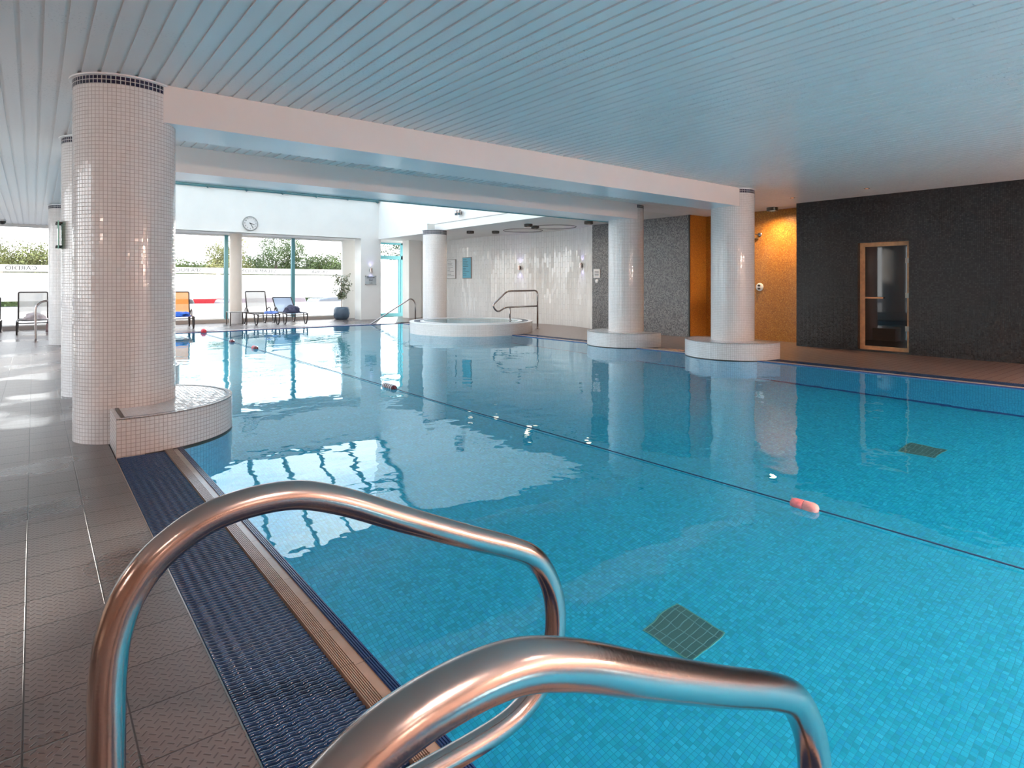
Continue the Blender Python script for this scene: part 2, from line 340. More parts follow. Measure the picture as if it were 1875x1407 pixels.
# pool basin
m=MB(); m.face([(PX0,PY0,-PD),(PX1,PY0,-PD),(PX1,PY1,-PD),(PX0,PY1,-PD)],mi=0)
for P in ([(PX1,PY0),(PX1,PY1)],[(PX1,PY1),(PX0,PY1)],[(PX0,PY1),(PX0,PY0)],[(PX0,PY0),(PX1,PY0)]):
    (a,b)=P; m.face([(*b,-PD),(*a,-PD),(*a,-.03),(*b,-.03)],mi=1)
m.box((PX1-.006,PY0,-PD),(PX1,PY1,-PD+.09),mi=2)
struct(m.build('pool_basin',[m_pool,m_poolwall,m_navy]))
# water: sheet over the whole basin, round islands stand in it
ZW=-.012
m=MB(); m.face([(PX0-.035,PY0-.035,ZW),(PX1+.035,PY0-.035,ZW),(PX1+.035,PY1+.035,ZW),(PX0-.035,PY1+.035,ZW)])
tag(m.build('pool_water',m_water),'turquoise clear water filling the swimming pool','water',kind='stuff')
# edge tiles: profile from pool lip outwards
def edge_profile():
    pr=[(0,-.03,1),(0,-.004,1)]
    # blue ridged lip .035 wide
    for k in range(4):
        x=.002+.0085*k; pr+=[(x,.001,1),(x+.005,.001,1),(x+.0055,-.003,1),(x+.0082,-.003,1)]
    pr+=[(.036,-.006,0),(.068,-.006,0),(.070,.002,0)]
    for k in range(8):
        x=.0705+.0066*k; pr+=[(x,.004,0),(x+.0034,.004,0),(x+.0039,-.004,0),(x+.0062,-.004,0)]
    pr+=[(.124,.002,0),(.125,-.06,0)]
    return pr
PR=edge_profile()
def edge_strip(name,p0,p1,out):
    """p0->p1 along the pool edge, out = outward unit vector"""
    m=MB(); d=Vector(p1)-Vector(p0); L=d.length; d.normalize(); n=int(round(L/.2445)); step=L/n
    for i in range(n):
        a=Vector(p0)+d*(step*i+.0012); b=Vector(p0)+d*(step*(i+1)-.0012)
        for (x0,z0,_),(x1,z1,k) in zip(PR,PR[1:]):
            q=[(a.x+out[0]*x0,a.y+out[1]*x0,z0),(b.x+out[0]*x0,b.y+out[1]*x0,z0),(b.x+out[0]*x1,b.y+out[1]*x1,z1),(a.x+out[0]*x1,a.y+out[1]*x1,z1)]
            m.face(q,mi=k)
    b0=Vector(p0);b1=Vector(p1)   # joint bed
    m.face([(b0.x,b0.y,-.0065),(b1.x,b1.y,-.0065),(b1.x+out[0]*.125,b1.y+out[1]*.125,-.0065),(b0.x+out[0]*.125,b0.y+out[1]*.125,-.0065)],mi=2)
    return struct(m.build(name,[m_tan,m_navy,m_dgrey]))
edge_strip('pool_edge_tile',(PX0,PY0),(PX0,PY1),(-1,0))
edge_strip('pool_edge_tile',(PX1,PY0),(PX1,PY1),(1,0))
edge_strip('pool_edge_tile',(PX0,PY1),(PX1,PY1),(0,1))
edge_strip('pool_edge_tile',(PX0,PY0),(PX1,PY0),(0,-1))
# gutters under the gratings
m=MB()
for a,b in (((.455,YN+2.05,-.30),(.775,PY1+.44,-.12)),((9.425,YN+2.05,-.30),(9.745,PY1+.44,-.12)),((.775,PY1+.125,-.30),(9.425,PY1+.44,-.12)),((.775,PY0-.44,-.30),(9.425,PY0-.125,-.12))): m.box(a,b)
struct(m.build('gutter_channel',m_black))
m=MB(); m.box((.4615,PY0,-.12),(.4665,5.13,.0015)); struct(m.build('trim_1',m_steel))
def grating(name,x0,x1,y0,y1,label,pitch=.0222,fine=True,along='x'):
    m=MB(); n=int((y1-y0)/pitch); L=x1-x0
    ns=45 if fine else 1
    for i in range(n):
        y=y0+pitch*(i+.5); w=.0062
        rows=[]
        for k in range(ns+1):
            x=x0+L*k/ns; ph=2*PI*k/ns*7.5
            dy=.0042*math.sin(ph) if fine else 0; dz=.0012*math.cos(ph*1.0+1) if fine else 0
            rows.append([(x,y+dy-w,-.03),(x,y+dy-w,-.004+dz),(x,y+dy-w*.4,-.0005+dz),(x,y+dy+w*.4,-.0005+dz),(x,y+dy+w,-.004+dz),(x,y+dy+w,-.03)])
        if along=='y': rows=[[(p[1],p[0],p[2]) for p in R][::-1] for R in rows]
        b=len(m.v)
        for R in rows: m.v+=R
        for k in range(ns):
            for j in range(5):
                m.f.append((b+k*6+j,b+(k+1)*6+j,b+(k+1)*6+j+1,b+k*6+j+1)); m.uv.append([(0,0)]*4); m.mi.append(0); m.sm.append(fine)
    for x in [x0+L*t for t in ((.02,.2,.4,.6,.8,.98))]:
        if along=='x': m.box((x-.004,y0,-.035),(x+.004,y1,-.010))
        else: m.box((y0,x-.004,-.035),(y1,x+.004,-.010))
    return tag(m.build(name,m_grate),label,'grating')
grating('overflow_grating',.470,.773,PY0,5.19,'navy blue rippled overflow grating along the left pool edge, in the foreground')
grating('overflow_grating',9.427,9.743,PY0,17.6,'dark overflow grating along the right pool edge before the dark mosaic wall',fine=False)
grating('overflow_grating',PY1+.127,PY1+.432,.9,9.3,'dark overflow grating along the far pool edge before the loungers',fine=False,along='y')
grating('overflow_grating',.470,.773,6.8,17.6,'dark overflow grating by the left pool edge, beyond the big tiled column',fine=False)
# ceiling of metal planks along Y (grooves are real)
m=MB(); pit=.1205; x=XL; gr=.026
def plank(x0,x1,y0,y1):
    m.face([(x0,y0,ZC),(x0,y1,ZC),(x1-gr,y1,ZC),(x1-gr,y0,ZC)])
    m.face([(x1-gr,y0,ZC),(x1-gr,y1,ZC),(x1-gr,y1,ZC+.012),(x1-gr,y0,ZC+.012)])
    m.face([(x1-gr,y0,ZC+.012),(x1-gr,y1,ZC+.012),(x1,y1,ZC+.012),(x1,y0,ZC+.012)])
    m.face([(x1,y0,ZC+.012),(x1,y1,ZC+.012),(x1,y1,ZC),(x1,y0,ZC)])
while x<13.3:
    x1=x+pit; segs=[(YN,YF+.2)]
    if x1>AX0+.02 and x<9.9-.02: segs=[(YN,AY0-.02),(AY1+.02,YF+.2)]
    elif x>=9.86: segs=[(YN,AY0-.02)]
    for (y0,y1) in segs:
        ys=[y0]; 
        while y1-ys[-1]>4.0: ys.append(ys[-1]+random.uniform(2.2,3.6))
        ys.append(y1)
        for a,b in zip(ys,ys[1:]): plank(x,x1,a+.0015,b-.0015)
    x=x1
m.face([(XL,YN,ZC+.0125),(XL,AY0,ZC+.0125),(13.4,AY0,ZC+.0125),(13.4,YN,ZC+.0125)]); m.face([(XL,AY0,ZC+.0125),(XL,22,ZC+.0125),(AX0,22,ZC+.0125),(AX0,AY0,ZC+.0125)])
struct(m.build('ceiling',m_ceil))
m=MB(); m.box((9.9,AY0-.02,ZC),(13.4,YF+.4,ZC+.1)); m.box((AX0-.1,AY1-.001,2.87),(9.9,YF+.4,ZC+.1)); struct(m.build('ceiling',m_wallw))
# roof slab above everything except the skylight, keeps daylight out
m=MB(); m.box((XL-.1,YN-.1,3.0),(13.6,AY0-.2,3.2)); m.box((XL-.1,AY0-.2,3.0),(AX0-.15,YF+.5,3.2)); m.box((10.1,AY0-.2,3.0),(13.6,YF+.5,3.2)); m.box((AX0-.15,AY1+.2,3.0),(10.1,YF+.5,3.2)); struct(m.build('roof_slab',m_wallw))
# beams
def beam(name,x0,x1,y0,y1,z0,z1):
    m=MB(); m.box((x0,y0,z0),(x1,y1,z1),mi=0,skip='b'); m.face([(x0,y0,z0),(x0,y1,z0),(x1,y1,z0),(x1,y0,z0)],mi=1); return struct(m.build(name,[m_paint,m_soffit]))
beam('ceiling_beam',.72,9.66,5.72,6.34,2.59,ZC+.005)
beam('ceiling_beam',.72,9.77,8.14,8.88,2.59,ZC+.005)
m=MB(); m.box((.72,8.88,2.575),(9.77,8.90,2.62)); struct(m.build('trim_2',m_teal))
# atrium walls
m=MB(); m.box((AX0-.1,AY1,2.87),(9.75,AY1+.18,4.25)); struct(m.build('wall_back',m_wallw))
m=MB(); m.box((9.76,AY0,2.9),(9.9,16.35,8.3)); m.box((9.75,16.35,2.87),(9.9,AY1+.18,8.3)); struct(m.build('wall_right',m_wallw))
m=MB(); m.box((9.70,8.9,2.888),(9.915,16.35,3.10)); struct(m.build('trim_3',m_wallw))
m=MB(); m.box((9.69,8.9,3.10),(9.915,16.36,3.112)); struct(m.build('shadow_gap_strip',plain('shadow_gap_grey',(.3,.3,.3),.6)))  # thin grey strip drawn as the shadow gap above the fascia
m=MB(); m.box((AX0-.12,AY0,2.87),(AX0,AY1+.18,8.3)); struct(m.build('wall_left',m_wallw))
m=MB(); m.box((AX0-.12,AY0-.1,2.9),(9.9,AY0,8.3)); struct(m.build('wall_front',m_wallw))
m=MB(); m.box((AX0-.12,AY0,8.15),(9.9,14.0,8.3)); struct(m.build('ceiling',m_wallw))
# skylight: sloped glazing with teal bars
sk=empty('skylight',(0,0,0)); struct(sk)
def zs(y): return 4.25+.65*(20.1-y)
m=MB(); m.face([(AX0,20.12,zs(20.12)),(9.75,20.12,zs(20.12)),(9.75,14,zs(14)),(AX0,14,zs(14))]); m.build('pane',m_glass,sk)
m=MB()
nrib=8
for i in range(nrib+1):
    x=AX0+.05+(9.72-AX0-.08)*i/nrib; m.tube([(x,20.1,zs(20.1)-.03),(x,14,zs(14)-.03)],.075 if i<nrib else .09,n=4)
for y in (20.08,18.4,16.6,14.1): m.tube([(AX0,y,zs(y)-.02),(9.75,y,zs(y)-.02)],.05,n=4)
m.build('glazing_bar',m_teal,sk)
# ---- outer walls
m=MB(); m.box((XL,YN-.2,0),(13.4,YN,ZC)); struct(m.build('wall_near',plain('beige_wall',(.55,.40,.33),.6)))
# dark mosaic wall with sauna recess
m=MB()
SY0,SY1,SZ=4.08,4.93,2.03
m.box((XR,YN,0),(XR+.2,SY0,ZC+.02)); m.box((XR,SY1,0),(XR+.2,6.1,ZC+.02)); m.box((XR,SY0,SZ),(XR+.2,SY1,ZC+.02))
m.box((XR+.2,5.9,0),(13.1,6.1,ZC+.02))
struct(m.build('wall_right',m_charcoal))
m=MB(); m.box((XR2,6.1,0),(XR2+.15,8.66,ZC+.02)); m.box((XR,8.66,0),(XR2+.15,8.68,ZC+.02)); struct(m.build('wall_shower',m_gold))
m=MB(); m.box((XR,8.68,0),(XR+.15,10.05,ZC+.02)); m.box((XR,11.15,0),(XR+.15,11.85,ZC+.02)); m.box((XR,10.05,2.1),(XR+.15,11.15,ZC+.02)); m.box((XR+.6,9.9,0),(XR+.7,11.3,2.4)); struct(m.build('wall_grey',m_grey))
m=MB(); m.box((XR-.012,8.655,0),(XR+.02,8.69,ZC)); struct(m.build('trim_4',m_black))
# curved alcove wall
pts=[(12.2,11.85),(12.42,12.3),(12.6,12.9),(12.68,13.6),(12.66,14.3),(12.55,15.0),(12.4,15.8),(12.2,16.6)]
cv=[(p.x,p.y) for p in smooth_path([(a,b,0) for a,b in pts],6)]
m=MB(); L=0
for a,b in zip(cv,cv[1:]):
    d=math.dist(a,b); m.face([(*a,0),(*a,ZC+.02),(*b,ZC+.02),(*b,0)],[(L,0),(L,ZC),(L+d,ZC),(L+d,0)],sm=True); L+=d
m.face([(12.2,16.6,0),(12.2,16.6,ZC+.02),(12.2,20.3,ZC+.02),(12.2,20.3,0)],[(0,0),(0,ZC),(3.7,ZC),(3.7,0)])
struct(m.build('wall_alcove',m_alcove))
m=MB(); m.box((12.9,11.8,0),(13.0,20.5,ZC)); struct(m.build('wall_outer',m_wallw))
# window wall at the far end
m=MB(); m.box((8.98,YF-.06,0),(9.95,YF+.06,2.87)); m.box((11.45,20.4,0),(13.0,20.52,2.9)); m.box((XL-.1,YF-.06,2.84),(AX0-.1,YF+.1,2.98)); m.box((AX0-.1,YF-.02,2.84),(13,YF+.1,2.869)); struct(m.build('wall_far',m_wallw))
m=MB(); m.box((9.08,20.1,0),(9.84,20.62,2.88)); struct(m.build('pillar',m_wallw))
m=MB(); m.box((10.98,20.1,0),(11.5,20.58,2.9)); struct(m.build('pillar',m_wallw))
m=MB(); m.box((XL,YF-.12,0),(9.1,YF+.05,.11)); struct(m.build('baseboard_far',plain('sill_taupe',(.40,.34,.30),.5)))
m_letter=plain('dark_letter',(.05,.05,.05),.6); m_letw=plain('white_letter',(.8,.8,.8),.6)
def far_window(n,x0,x1,words=None,wx=0):
    w=empty('window_%d'%n,(x0,YF,0)); struct(w); L=x1-x0
    m=MB(); m.box((-.055,-.06,.1),(.055,.06,2.86)); m.box((.055,-.03,.1),(L-.055,.03,.14),mi=1); m.box((.055,-.03,2.82),(L-.055,.03,2.86),mi=1)
    if n==4: m.box((L-.06,-.06,.1),(L,.06,2.86),mi=1)
    m.build('window_frame',[m_teal,m_wallw],w)
    m=MB(); m.face([(.055,0,.14),(L-.055,0,.14),(L-.055,0,2.8),(.055,0,2.8)]); m.build('pane',m_glass,w)
    m=MB()
    for z0,z1 in ((.14,.63),(.785,1.572),(1.60,1.79)): m.face([(.06,.012,z0),(L-.06,.012,z0),(L-.06,.012,z1),(.06,.012,z1)])
    m.build('frosted_film',m_film,w)
    if words:
        text_obj('lettering',words,.16,m_letter,w,(wx-x0,-.02,1.695),(PI/2,0,PI),sx=1.1,space=1.05)
    return w
far_window(1,-1.55,.62,'CARDIO',-.26); far_window(2,2.79,4.96,'SPA POOL',3.80); far_window(3,4.96,7.13,'STEAM ROOM',5.97); far_window(4,7.13,8.98,'SAUNA',8.08)
far_window(5,.62,2.79); far_window(6,-3.2,-1.55)
# glazed door between the pillars
dr=empty('door_1',(9.84,YF,0)); struct(dr)
m=MB(); 
for a,b in (((0.05,-.05,2.22),(1.62,.05,2.36)),((1.48,-.05,0),(1.66,.05,2.86)),((.0,-.05,0),(.08,.05,2.86)),((.08,-.05,.0),(1.48,.05,.14)),((0.05,-.05,2.80),(1.62,.05,2.86)),((1.38,-.07,.14),(1.43,.03,2.22))): m.box(a,b)
m.build('door_frame',plain('bright_teal_frame',(.12,.42,.48),.35),dr)
m=MB(); m.face([(.08,0,.14),(1.48,0,.14),(1.48,0,2.2),(.08,0,2.2)]); m.face([(.08,0,2.36),(1.48,0,2.36),(1.48,0,2.8),(.08,0,2.8)]); m.build('pane',m_glass,dr)
m=MB(); m.face([(.08,.02,.14),(1.48,.02,.14),(1.48,.02,2.2),(.08,.02,2.2)]); m.build('frosted_film',m_film,dr)
# left glazed wall (beside the deck, outside the frame)
m=MB(); m.box((XL-.2,YN,0),(XL,5.2,ZC)); struct(m.build('wall_left',plain('brown_wall',(.30,.20,.15),.6)))
wl=empty('window_7',(XL,0,0)); struct(wl)
m=MB(); m.box((-.1,5.2,0),(.05,YF,.1)); m.box((-.1,5.2,2.8),(.05,YF,2.9)); y=5.25
while y<=YF: m.box((-.06,y-.05,.1),(.05,y+.05,2.8)); y+=2.2
m.build('window_frame',m_teal,wl)
m=MB(); m.face([(0,5.2,.1),(0,5.2,2.8),(0,YF,2.8),(0,YF,.1)]); m.build('pane',m_glass,wl)

# ================================================================ COLUMNS
R=.365
def column(x,y,label,plinth=None,base=True,beam_side=0,cream=False,z0=0,zr=2.82):
    t=tag(empty('tiled_column',(x,y,0)),label,'column',group='round mosaic columns')
    m=MB(); m.ring((0,0),R,z0 if plinth else 0,zr); m.build('column_shaft',m_white,t)
    m=MB(); m.ring((0,0),R+.002,zr,2.885); m.build('tile_band',m_ring,t)
    m=MB(); m.lathe([(R+.002,2.885),(R+.022,2.888),(R+.024,2.899)],n=64); m.build('collar',m_soffit,t)
    if plinth:
        s=plinth; r=.81; cut=-.14; H=.276   # flat end on the deck side
        al=math.acos(cut/r) # ccw polygon, local x towards the pool
        arc=[(r*math.cos(-al+2*al*i/64),r*math.sin(-al+2*al*i/64)) for i in range(65)]
        if s<0: arc=[(-a,b) for a,b in arc][::-1]
        m=MB(); m.prism(arc,-.03,H,0)
        p=m.build('plinth',m_white,t)
        for f in p.data.polygons: f.use_smooth=False
        m=MB(); inner=[(a*.972 if (a*s)>cut+.01 else a+s*.028,b*.972) for a,b in arc]
        k=[(a*.945 if (a*s)>cut+.01 else a+s*.05,b*.945) for a,b in arc]
        n=len(arc)
        for i in range(n-1): m.face([(*arc[i],H+.003),(*arc[i+1],H+.003),(*inner[i+1],H+.003),(*inner[i],H+.003)]); m.face([(*arc[i],H-.012),(*arc[i+1],H-.012),(*arc[i+1],H+.003),(*arc[i],H+.003)])
        i=n-1; m.face([(*arc[i],H+.003),(*arc[0],H+.003),(*inner[0],H+.003),(*inner[i],H+.003)])
        m.face([(s*(cut+.03),-.79*1,H+.005),(s*(cut+.055),-.79,H+.005),(s*(cut+.055),-.34,H+.005),(s*(cut+.03),-.34,H+.005)] if s>0 else [(s*(cut+.055),-.79,H+.005),(s*(cut+.03),-.79,H+.005),(s*(cut+.03),-.34,H+.005),(s*(cut+.055),-.34,H+.005)],mi=1)
        m.build('plinth_rim',[m_white,m_dgrey],t)
        m=MB(); 
        for i in range(n-1): m.face([(*inner[i],H+.0035),(*inner[i+1],H+.0035),(*k[i+1],H+.0035),(*k[i],H+.0035)])
        m.build('dark_joint',m_dgrey,t)
        m=MB(); arc2=[(a*.995 if True else a,b*.995) for a,b in arc if a*s>cut+.02+.15]
        # submerged wall of the island
        L=0
        for a,b in zip(arc2,arc2[1:]):
            d=math.dist(a,b); m.face([(*a,-PD),(*b,-PD),(*b,-.03),(*a,-.03)],[(L,-PD),(L+d,-PD),(L+d,-.03),(L,-.03)],sm=True); L+=d
        m.build('submerged_wall',m_poolwall,t)
        m=MB()
        for a,b in zip(arc2,arc2[1:]): m.face([(a[0]*1.006,a[1]*1.006,-.07),(b[0]*1.006,b[1]*1.006,-.07),(b[0]*1.006,b[1]*1.006,0.0),(a[0]*1.006,a[1]*1.006,0.0)])
        m.build('waterline_band',m_dgrey,t)
    return t
column(.61,6.0,'biggest round white mosaic column, nearest, left of the pool edge',plinth=1)
column(.61,8.5,'round mosaic column half hidden just behind the nearest one',plinth=1)
column(.61,15.9,'sunlit cream mosaic column farthest left, before the lounger window')
column(9.71,6.0,'white mosaic column at right, before the orange shower recess',plinth=-1)
column(9.76,8.5,'white mosaic column at right, before the grey mosaic wall',plinth=-1)
t=column(9.65,16.03,'grey-white mosaic column standing behind the round spa tub',zr=2.755)
m=MB(); m.box((-.36,-.16,2.9),(-.10,.12,3.08)); m.build('column_cap',m_wallw,t)
t=tag(empty('slim_column',(5.10,20.75,0)),'slim smooth cream column between the windows, beside the loungers','column')
m=MB(); m.ring((0,0),.185,.0,2.87,n=48); m.build('column_shaft',m_cream,t)
m=MB(); m.ring((0,0),.19,0,.35,n=48); m.build('tiled_foot',m_white,t)

# ================================================================ SPA TUB
tb=tag(empty('spa_tub',(9.2,13.4,0)),'raised round spa tub clad in white mosaic at the pool corner','tub')
m=MB(); m.ring((0,0),1.63,-.03,.27,n=128); m.build('tub_wall',m_white,tb)
m=MB(); m.ring((0,0),1.62,-PD,-.03,n=96); m.build('submerged_wall',m_poolwall,tb)
m=MB(); m.annulus((0,0),1.52,1.635,.286,n=128); m.ring((0,0),1.635,.266,.286,n=128); m.build('rim',m_soffit,tb)
m=MB(); m.annulus((0,0),1.36,1.52,.278,n=128); m.build('overflow_ring',mosaic('tub_grate',.02,[(.10,.15,.22),(.16,.22,.3)],(.03,.05,.08),gw=.25),tb)
m=MB(); m.annulus((0,0),1.26,1.36,.288,n=128); m.ring((0,0),1.26,-.6,.288,n=96,inward=True); m.ring((0,0),1.36,.27,.288,n=96); m.build('inner_lip',m_soffit,tb)
m=MB(); m.annulus((0,0),0.0001,1.26,-.6,n=96); m.build('tub_floor',m_pool,tb)
m=MB(); m.annulus((0,0),0.0001,1.262,.280,n=96); m.build('tub_water',water_material('tub_water',.002,.0004),tb)

# ================================================================ RAILS
def rail_tube(ctrl,r,n=20): m=MB(); m.tube(ctrl,r,n=n); return m
def ladder_rail(y,label,loc=(0,0)):
    t=tag(empty('pool_handrail',(.078,y,0)),label,'handrail',group='curved steel handrails in the foreground')
    c=[(.077,0,0),(.077,0,.35),(.077,0,.58),(.0775,0,.66),(.0785,0,.715),(.085,0,.772),(.105,0,.827),(.146,0,.874),(.217,0,.909),(.315,0,.914),(.40,0,.888),(.52,0,.828),(.66,0,.760),(.775,0,.706),(.835,0,.668),(.875,0,.610),(.893,0,.55),(.892,0,.48),(.868,0,.415),(.815,0,.370),(.74,0,.349),(.60,0,.345),(.40,0,.345),(.078,0,.345)]
    c=[(a-.078,b,z) for a,b,z in c]
    top=smooth_path(c,8)
    m=MB(); m.tube(top,.0228,n=28); m.build('rail',m_steel,t)
    m=MB(); m.lathe([(0.0228,.012),(.045,.010),(.048,.0),(.0,.0)],n=32); m.build('floor_flange',m_steel,t)
    return t
ladder_rail(.98,'farther of the two curved steel handrails in the foreground, arching over the blue grating')
ladder_rail(.42,'nearest curved steel handrail, cut off by the bottom of the picture')
# far left handrail behind the columns
t=tag(empty('pool_handrail',(.04,16.7,0)),'slim steel handrail before the far left loungers','handrail')
c=[(0,0,0),(0,0,.5),(0,0,.70),(.03,0,.80),(.11,0,.87),(.22,0,.885),(.4,0,.83),(.8,0,.62),(.84,0,.5),(.85,0,-.3)]
m=MB(); m.tube(smooth_path(c,8),.0225,n=16); m.build('rail',m_steel,t); m=MB(); m.lathe([(.0225,.012),(.05,.01),(.05,0)],n=24); m.build('floor_flange',m_steel,t)
# stair rail at the far edge
t=tag(empty('stair_handrail',(9.92,17.72,0)),'long sloping steel rail rising from the far water edge, left of the spa tub','handrail')
c=[(0,0,0),(0,0,.66),(-.16,0,.80),(-1.62,-.02,-.01),(-1.75,-.02,-.12),(-1.70,-.02,-.4)]
m=MB(); m.tube(fillet(c,[.14,.16,.12,.1]),.022,n=16); m.build('rail',m_steel,t)
m=MB(); m.lathe([(.022,.012),(.05,.01),(.05,0)],n=24); m.build('floor_flange',m_steel,t)
# tub rail
t=tag(empty('spa_handrail',(11.1,12.9,0)),'steel looped handrail stepping over the right side of the spa tub','handrail')
c=[(0,0,0),(0,0,1.08),(-1.08,0,1.07),(-1.58,0,.69),(-1.40,0,.50),(-1.14,0,.63),(0,0,.645)]
m=MB(); m.tube(fillet(c,[.12,.12,.11,.12,.1]),.023,n=16); m.tube([(-.98,0,.287),(-.98,0,.64)],.02,n=12); m.build('rail',m_steel,t)
m=MB(); m.lathe([(.023,.014),(.06,.012),(.06,0)],n=24); m.build('floor_flange',m_steel,t); m=MB(); m.lathe([(.02,.30),(.05,.298),(.05,.288)],c=(-.98,0),n=24); m.build('floor_flange',m_steel,t)

# ================================================================ LANE ROPE
RX=3.41
m=MB(); pts=[]
for i in range(161):
    y=PY0+.0+(PY1-PY0)*i/160; pts.append((RX+.012*math.sin(y*.9),y,-.004+.002*math.sin(y*2)))
m.tube(pts,.0042,n=6); tag(m.build('lane_rope',plain('navy_rope',(.02,.05,.12),.7)),'thin dark rope floating lengthwise across the pool','rope')
def flt(name,y,label,L,r,m1,m2=None,stripes=0,x=RX,group=None,z=.0):
    t=tag(empty(name,(x,y,z)),label,'float',group)
    prof=[(0,-L/2),(r*.45,-L/2),(r*.8,-L/2+r*.25),(r,-L/2+r*.8),(r,-.004),(r*.93,-.001)]
    def half(sg,mt,nm):
        m=MB(); pr=prof if sg<0 else [(a,-b) for a,b in prof]
        m.lathe(pr,n=24); o=m.build(nm,mt,t,weld=True); o.rotation_euler=(PI/2,0,0); return o
    half(1,m1,'float_half'); half(-1,m2 or m1,'float_half')
    if stripes:
        for k in range(stripes):
            zz=-L/2*.8+L*.8*(k+.5)/stripes; m=MB(); m.lathe([(r*1.02,zz-.012),(r*1.05,zz),(r*1.02,zz+.012)],n=20); o=m.build('white_stripe',m_fwhite,t); o.rotation_euler=(PI/2,0,0)
    return t
m_pink=plain('pink_float',(.75,.22,.24),.55,noise=.2,nscale=40); m_pink2=plain('pale_pink_float',(.80,.36,.34),.6,noise=.15,nscale=40)
m_maroon=plain('maroon_float',(.12,.01,.02),.4); m_redf=plain('red_float',(.65,.04,.06),.4); m_bluef=plain('blue_float',(.03,.2,.5),.4)
flt('lane_float',1.66,'pink capsule float on the lane rope, at the right of the picture',.155,.032,m_pink2,m_pink)
flt('lane_float',6.73,'maroon and white striped float on the rope in mid pool',.30,.035,m_maroon,stripes=5)
flt('lane_float',12.45,'small red float far along the rope before the loungers',.22,.045,m_maroon,m_redf)
flt('lane_float',14.2,'small dark red float nearest the far end of the rope',.18,.045,m_maroon)
flt('rope_anchor_ball',17.45,'red and blue ball where the rope meets the far edge',.14,.07,m_redf,m_bluef,x=3.50,z=.02)

# ================================================================ POOL FLOOR DRAINS
for (x,y,lb) in ((3.12,2.26,'dark green square drain grate on the pool floor above the nearest handrail'),(7.14,2.27,'dark green square drain grate on the pool floor toward the right wall')):
    t=tag(empty('floor_drain',(x,y,-PD)),lb,'drain',group='square grates on the pool floor')
    m=MB(); m.box((-.165,-.165,0),(.165,.165,.004)); m.build('drain_grate',m_drain,t)
    m=MB()
    for a,b in (((-.172,-.172,0),(.172,-.165,.006)),((-.172,.165,0),(.172,.172,.006)),((-.172,-.165,0),(-.165,.165,.006)),((.165,-.165,0),(.172,.165,.006))): m.box(a,b)
    m.build('drain_frame',plain('drain_edge',(.12,.28,.22),.5),t)

# ================================================================ SAUNA DOOR
dr=empty('door_2',(XR,4.505,0)); struct(dr)
dx=.10
m=MB(); w=.425
for a,b in (((dx,w-.085,.03),(dx+.07,w,2.03)),((dx,-w,.03),(dx+.07,-w+.06,2.03)),((dx,-w+.06,1.955),(dx+.07,w-.085,2.03)),((dx,-w+.06,.03),(dx+.07,w-.085,.10))): m.box(a,b)
m.build('door_frame',m_wood,dr,bevel=.003)
m=MB(); m.box((dx+.015,-w+.05,.09),(dx+.028,w-.075,1.965))
mg,nt,b=mat('smoked_glass'); b.inputs['Base Color'].default_value=(.006,.006,.007,1); b.inputs['Roughness'].default_value=.03; b.inputs['Specular IOR Level'].default_value=.6
m.build('glass_leaf',mg,dr)
m=MB(); m.box((dx-.03,.02,.985),(dx-.012,w-.02,1.015)); m.box((dx-.015,.03,.99),(dx+.02,.05,1.01)); m.box((dx-.015,w-.05,.99),(dx+.02,w-.03,1.01)); m.build('door_handle',m_wood,dr,bevel=.004)
for z in (.45,1.05,1.68):
    m=MB(); m.box((dx-.004,-w+.01,z-.045),(dx+.016,-w+.09,z+.045)); m.build('hinge',plain('hinge_metal',(.42,.39,.33),.4),dr,bevel=.003)
m=MB(); m.box((.19,-w,0),(.2,w,2.03)); m.box((0,-w,0),(.2,w,.03)); m.build('door_recess',m_black,dr)
m=MB(); m.box((XR+.9,3.5,0),(XR+1.0,5.5,2.5)); struct(m.build('wall_sauna',m_wood))

# ================================================================ SHOWER
t=tag(empty('shower',(XR2,7.27,0)),'chrome overhead shower with round mixer plate on the orange mosaic wall','shower')
m=MB(); m.tube(fillet([(0,0,2.37),(-.34,0,2.37),(-.34,0,2.22)],.05),.011,n=12); m.build('shower_arm',m_chrome,t)
m=MB(); m.lathe([(0,.012),(.05,.012),(.052,0)],n=24); o=m.build('wall_rose',m_chrome,t,weld=True); o.rotation_euler=(0,-PI/2,0); o.location=(0,0,2.37)
m=MB(); m.lathe([(0,.0),(.15,.0),(.155,.008),(.15,.016),(.02,.03),(0,.03)],c=(0,0),n=40); o=m.build('shower_head',m_dgrey,t,weld=True); o.location=(-.34,0,2.19); o.rotation_euler=(-.5,0,0)
m=MB(); m.lathe([(0,.018),(.085,.018),(.09,.012),(.09,0)],n=40); o=m.build('mixer_plate',m_soffit,t,weld=True); o.rotation_euler=(0,-PI/2,0); o.location=(0,0,1.19)
for z in (1.155,1.225):
    m=MB(); m.lathe([(0,.05),(.020,.05),(.022,.045),(.022,.0)],n=24); o=m.build('mixer_knob',m_dgrey,t,weld=True); o.rotation_euler=(0,-PI/2,0); o.location=(-.015,0,z)

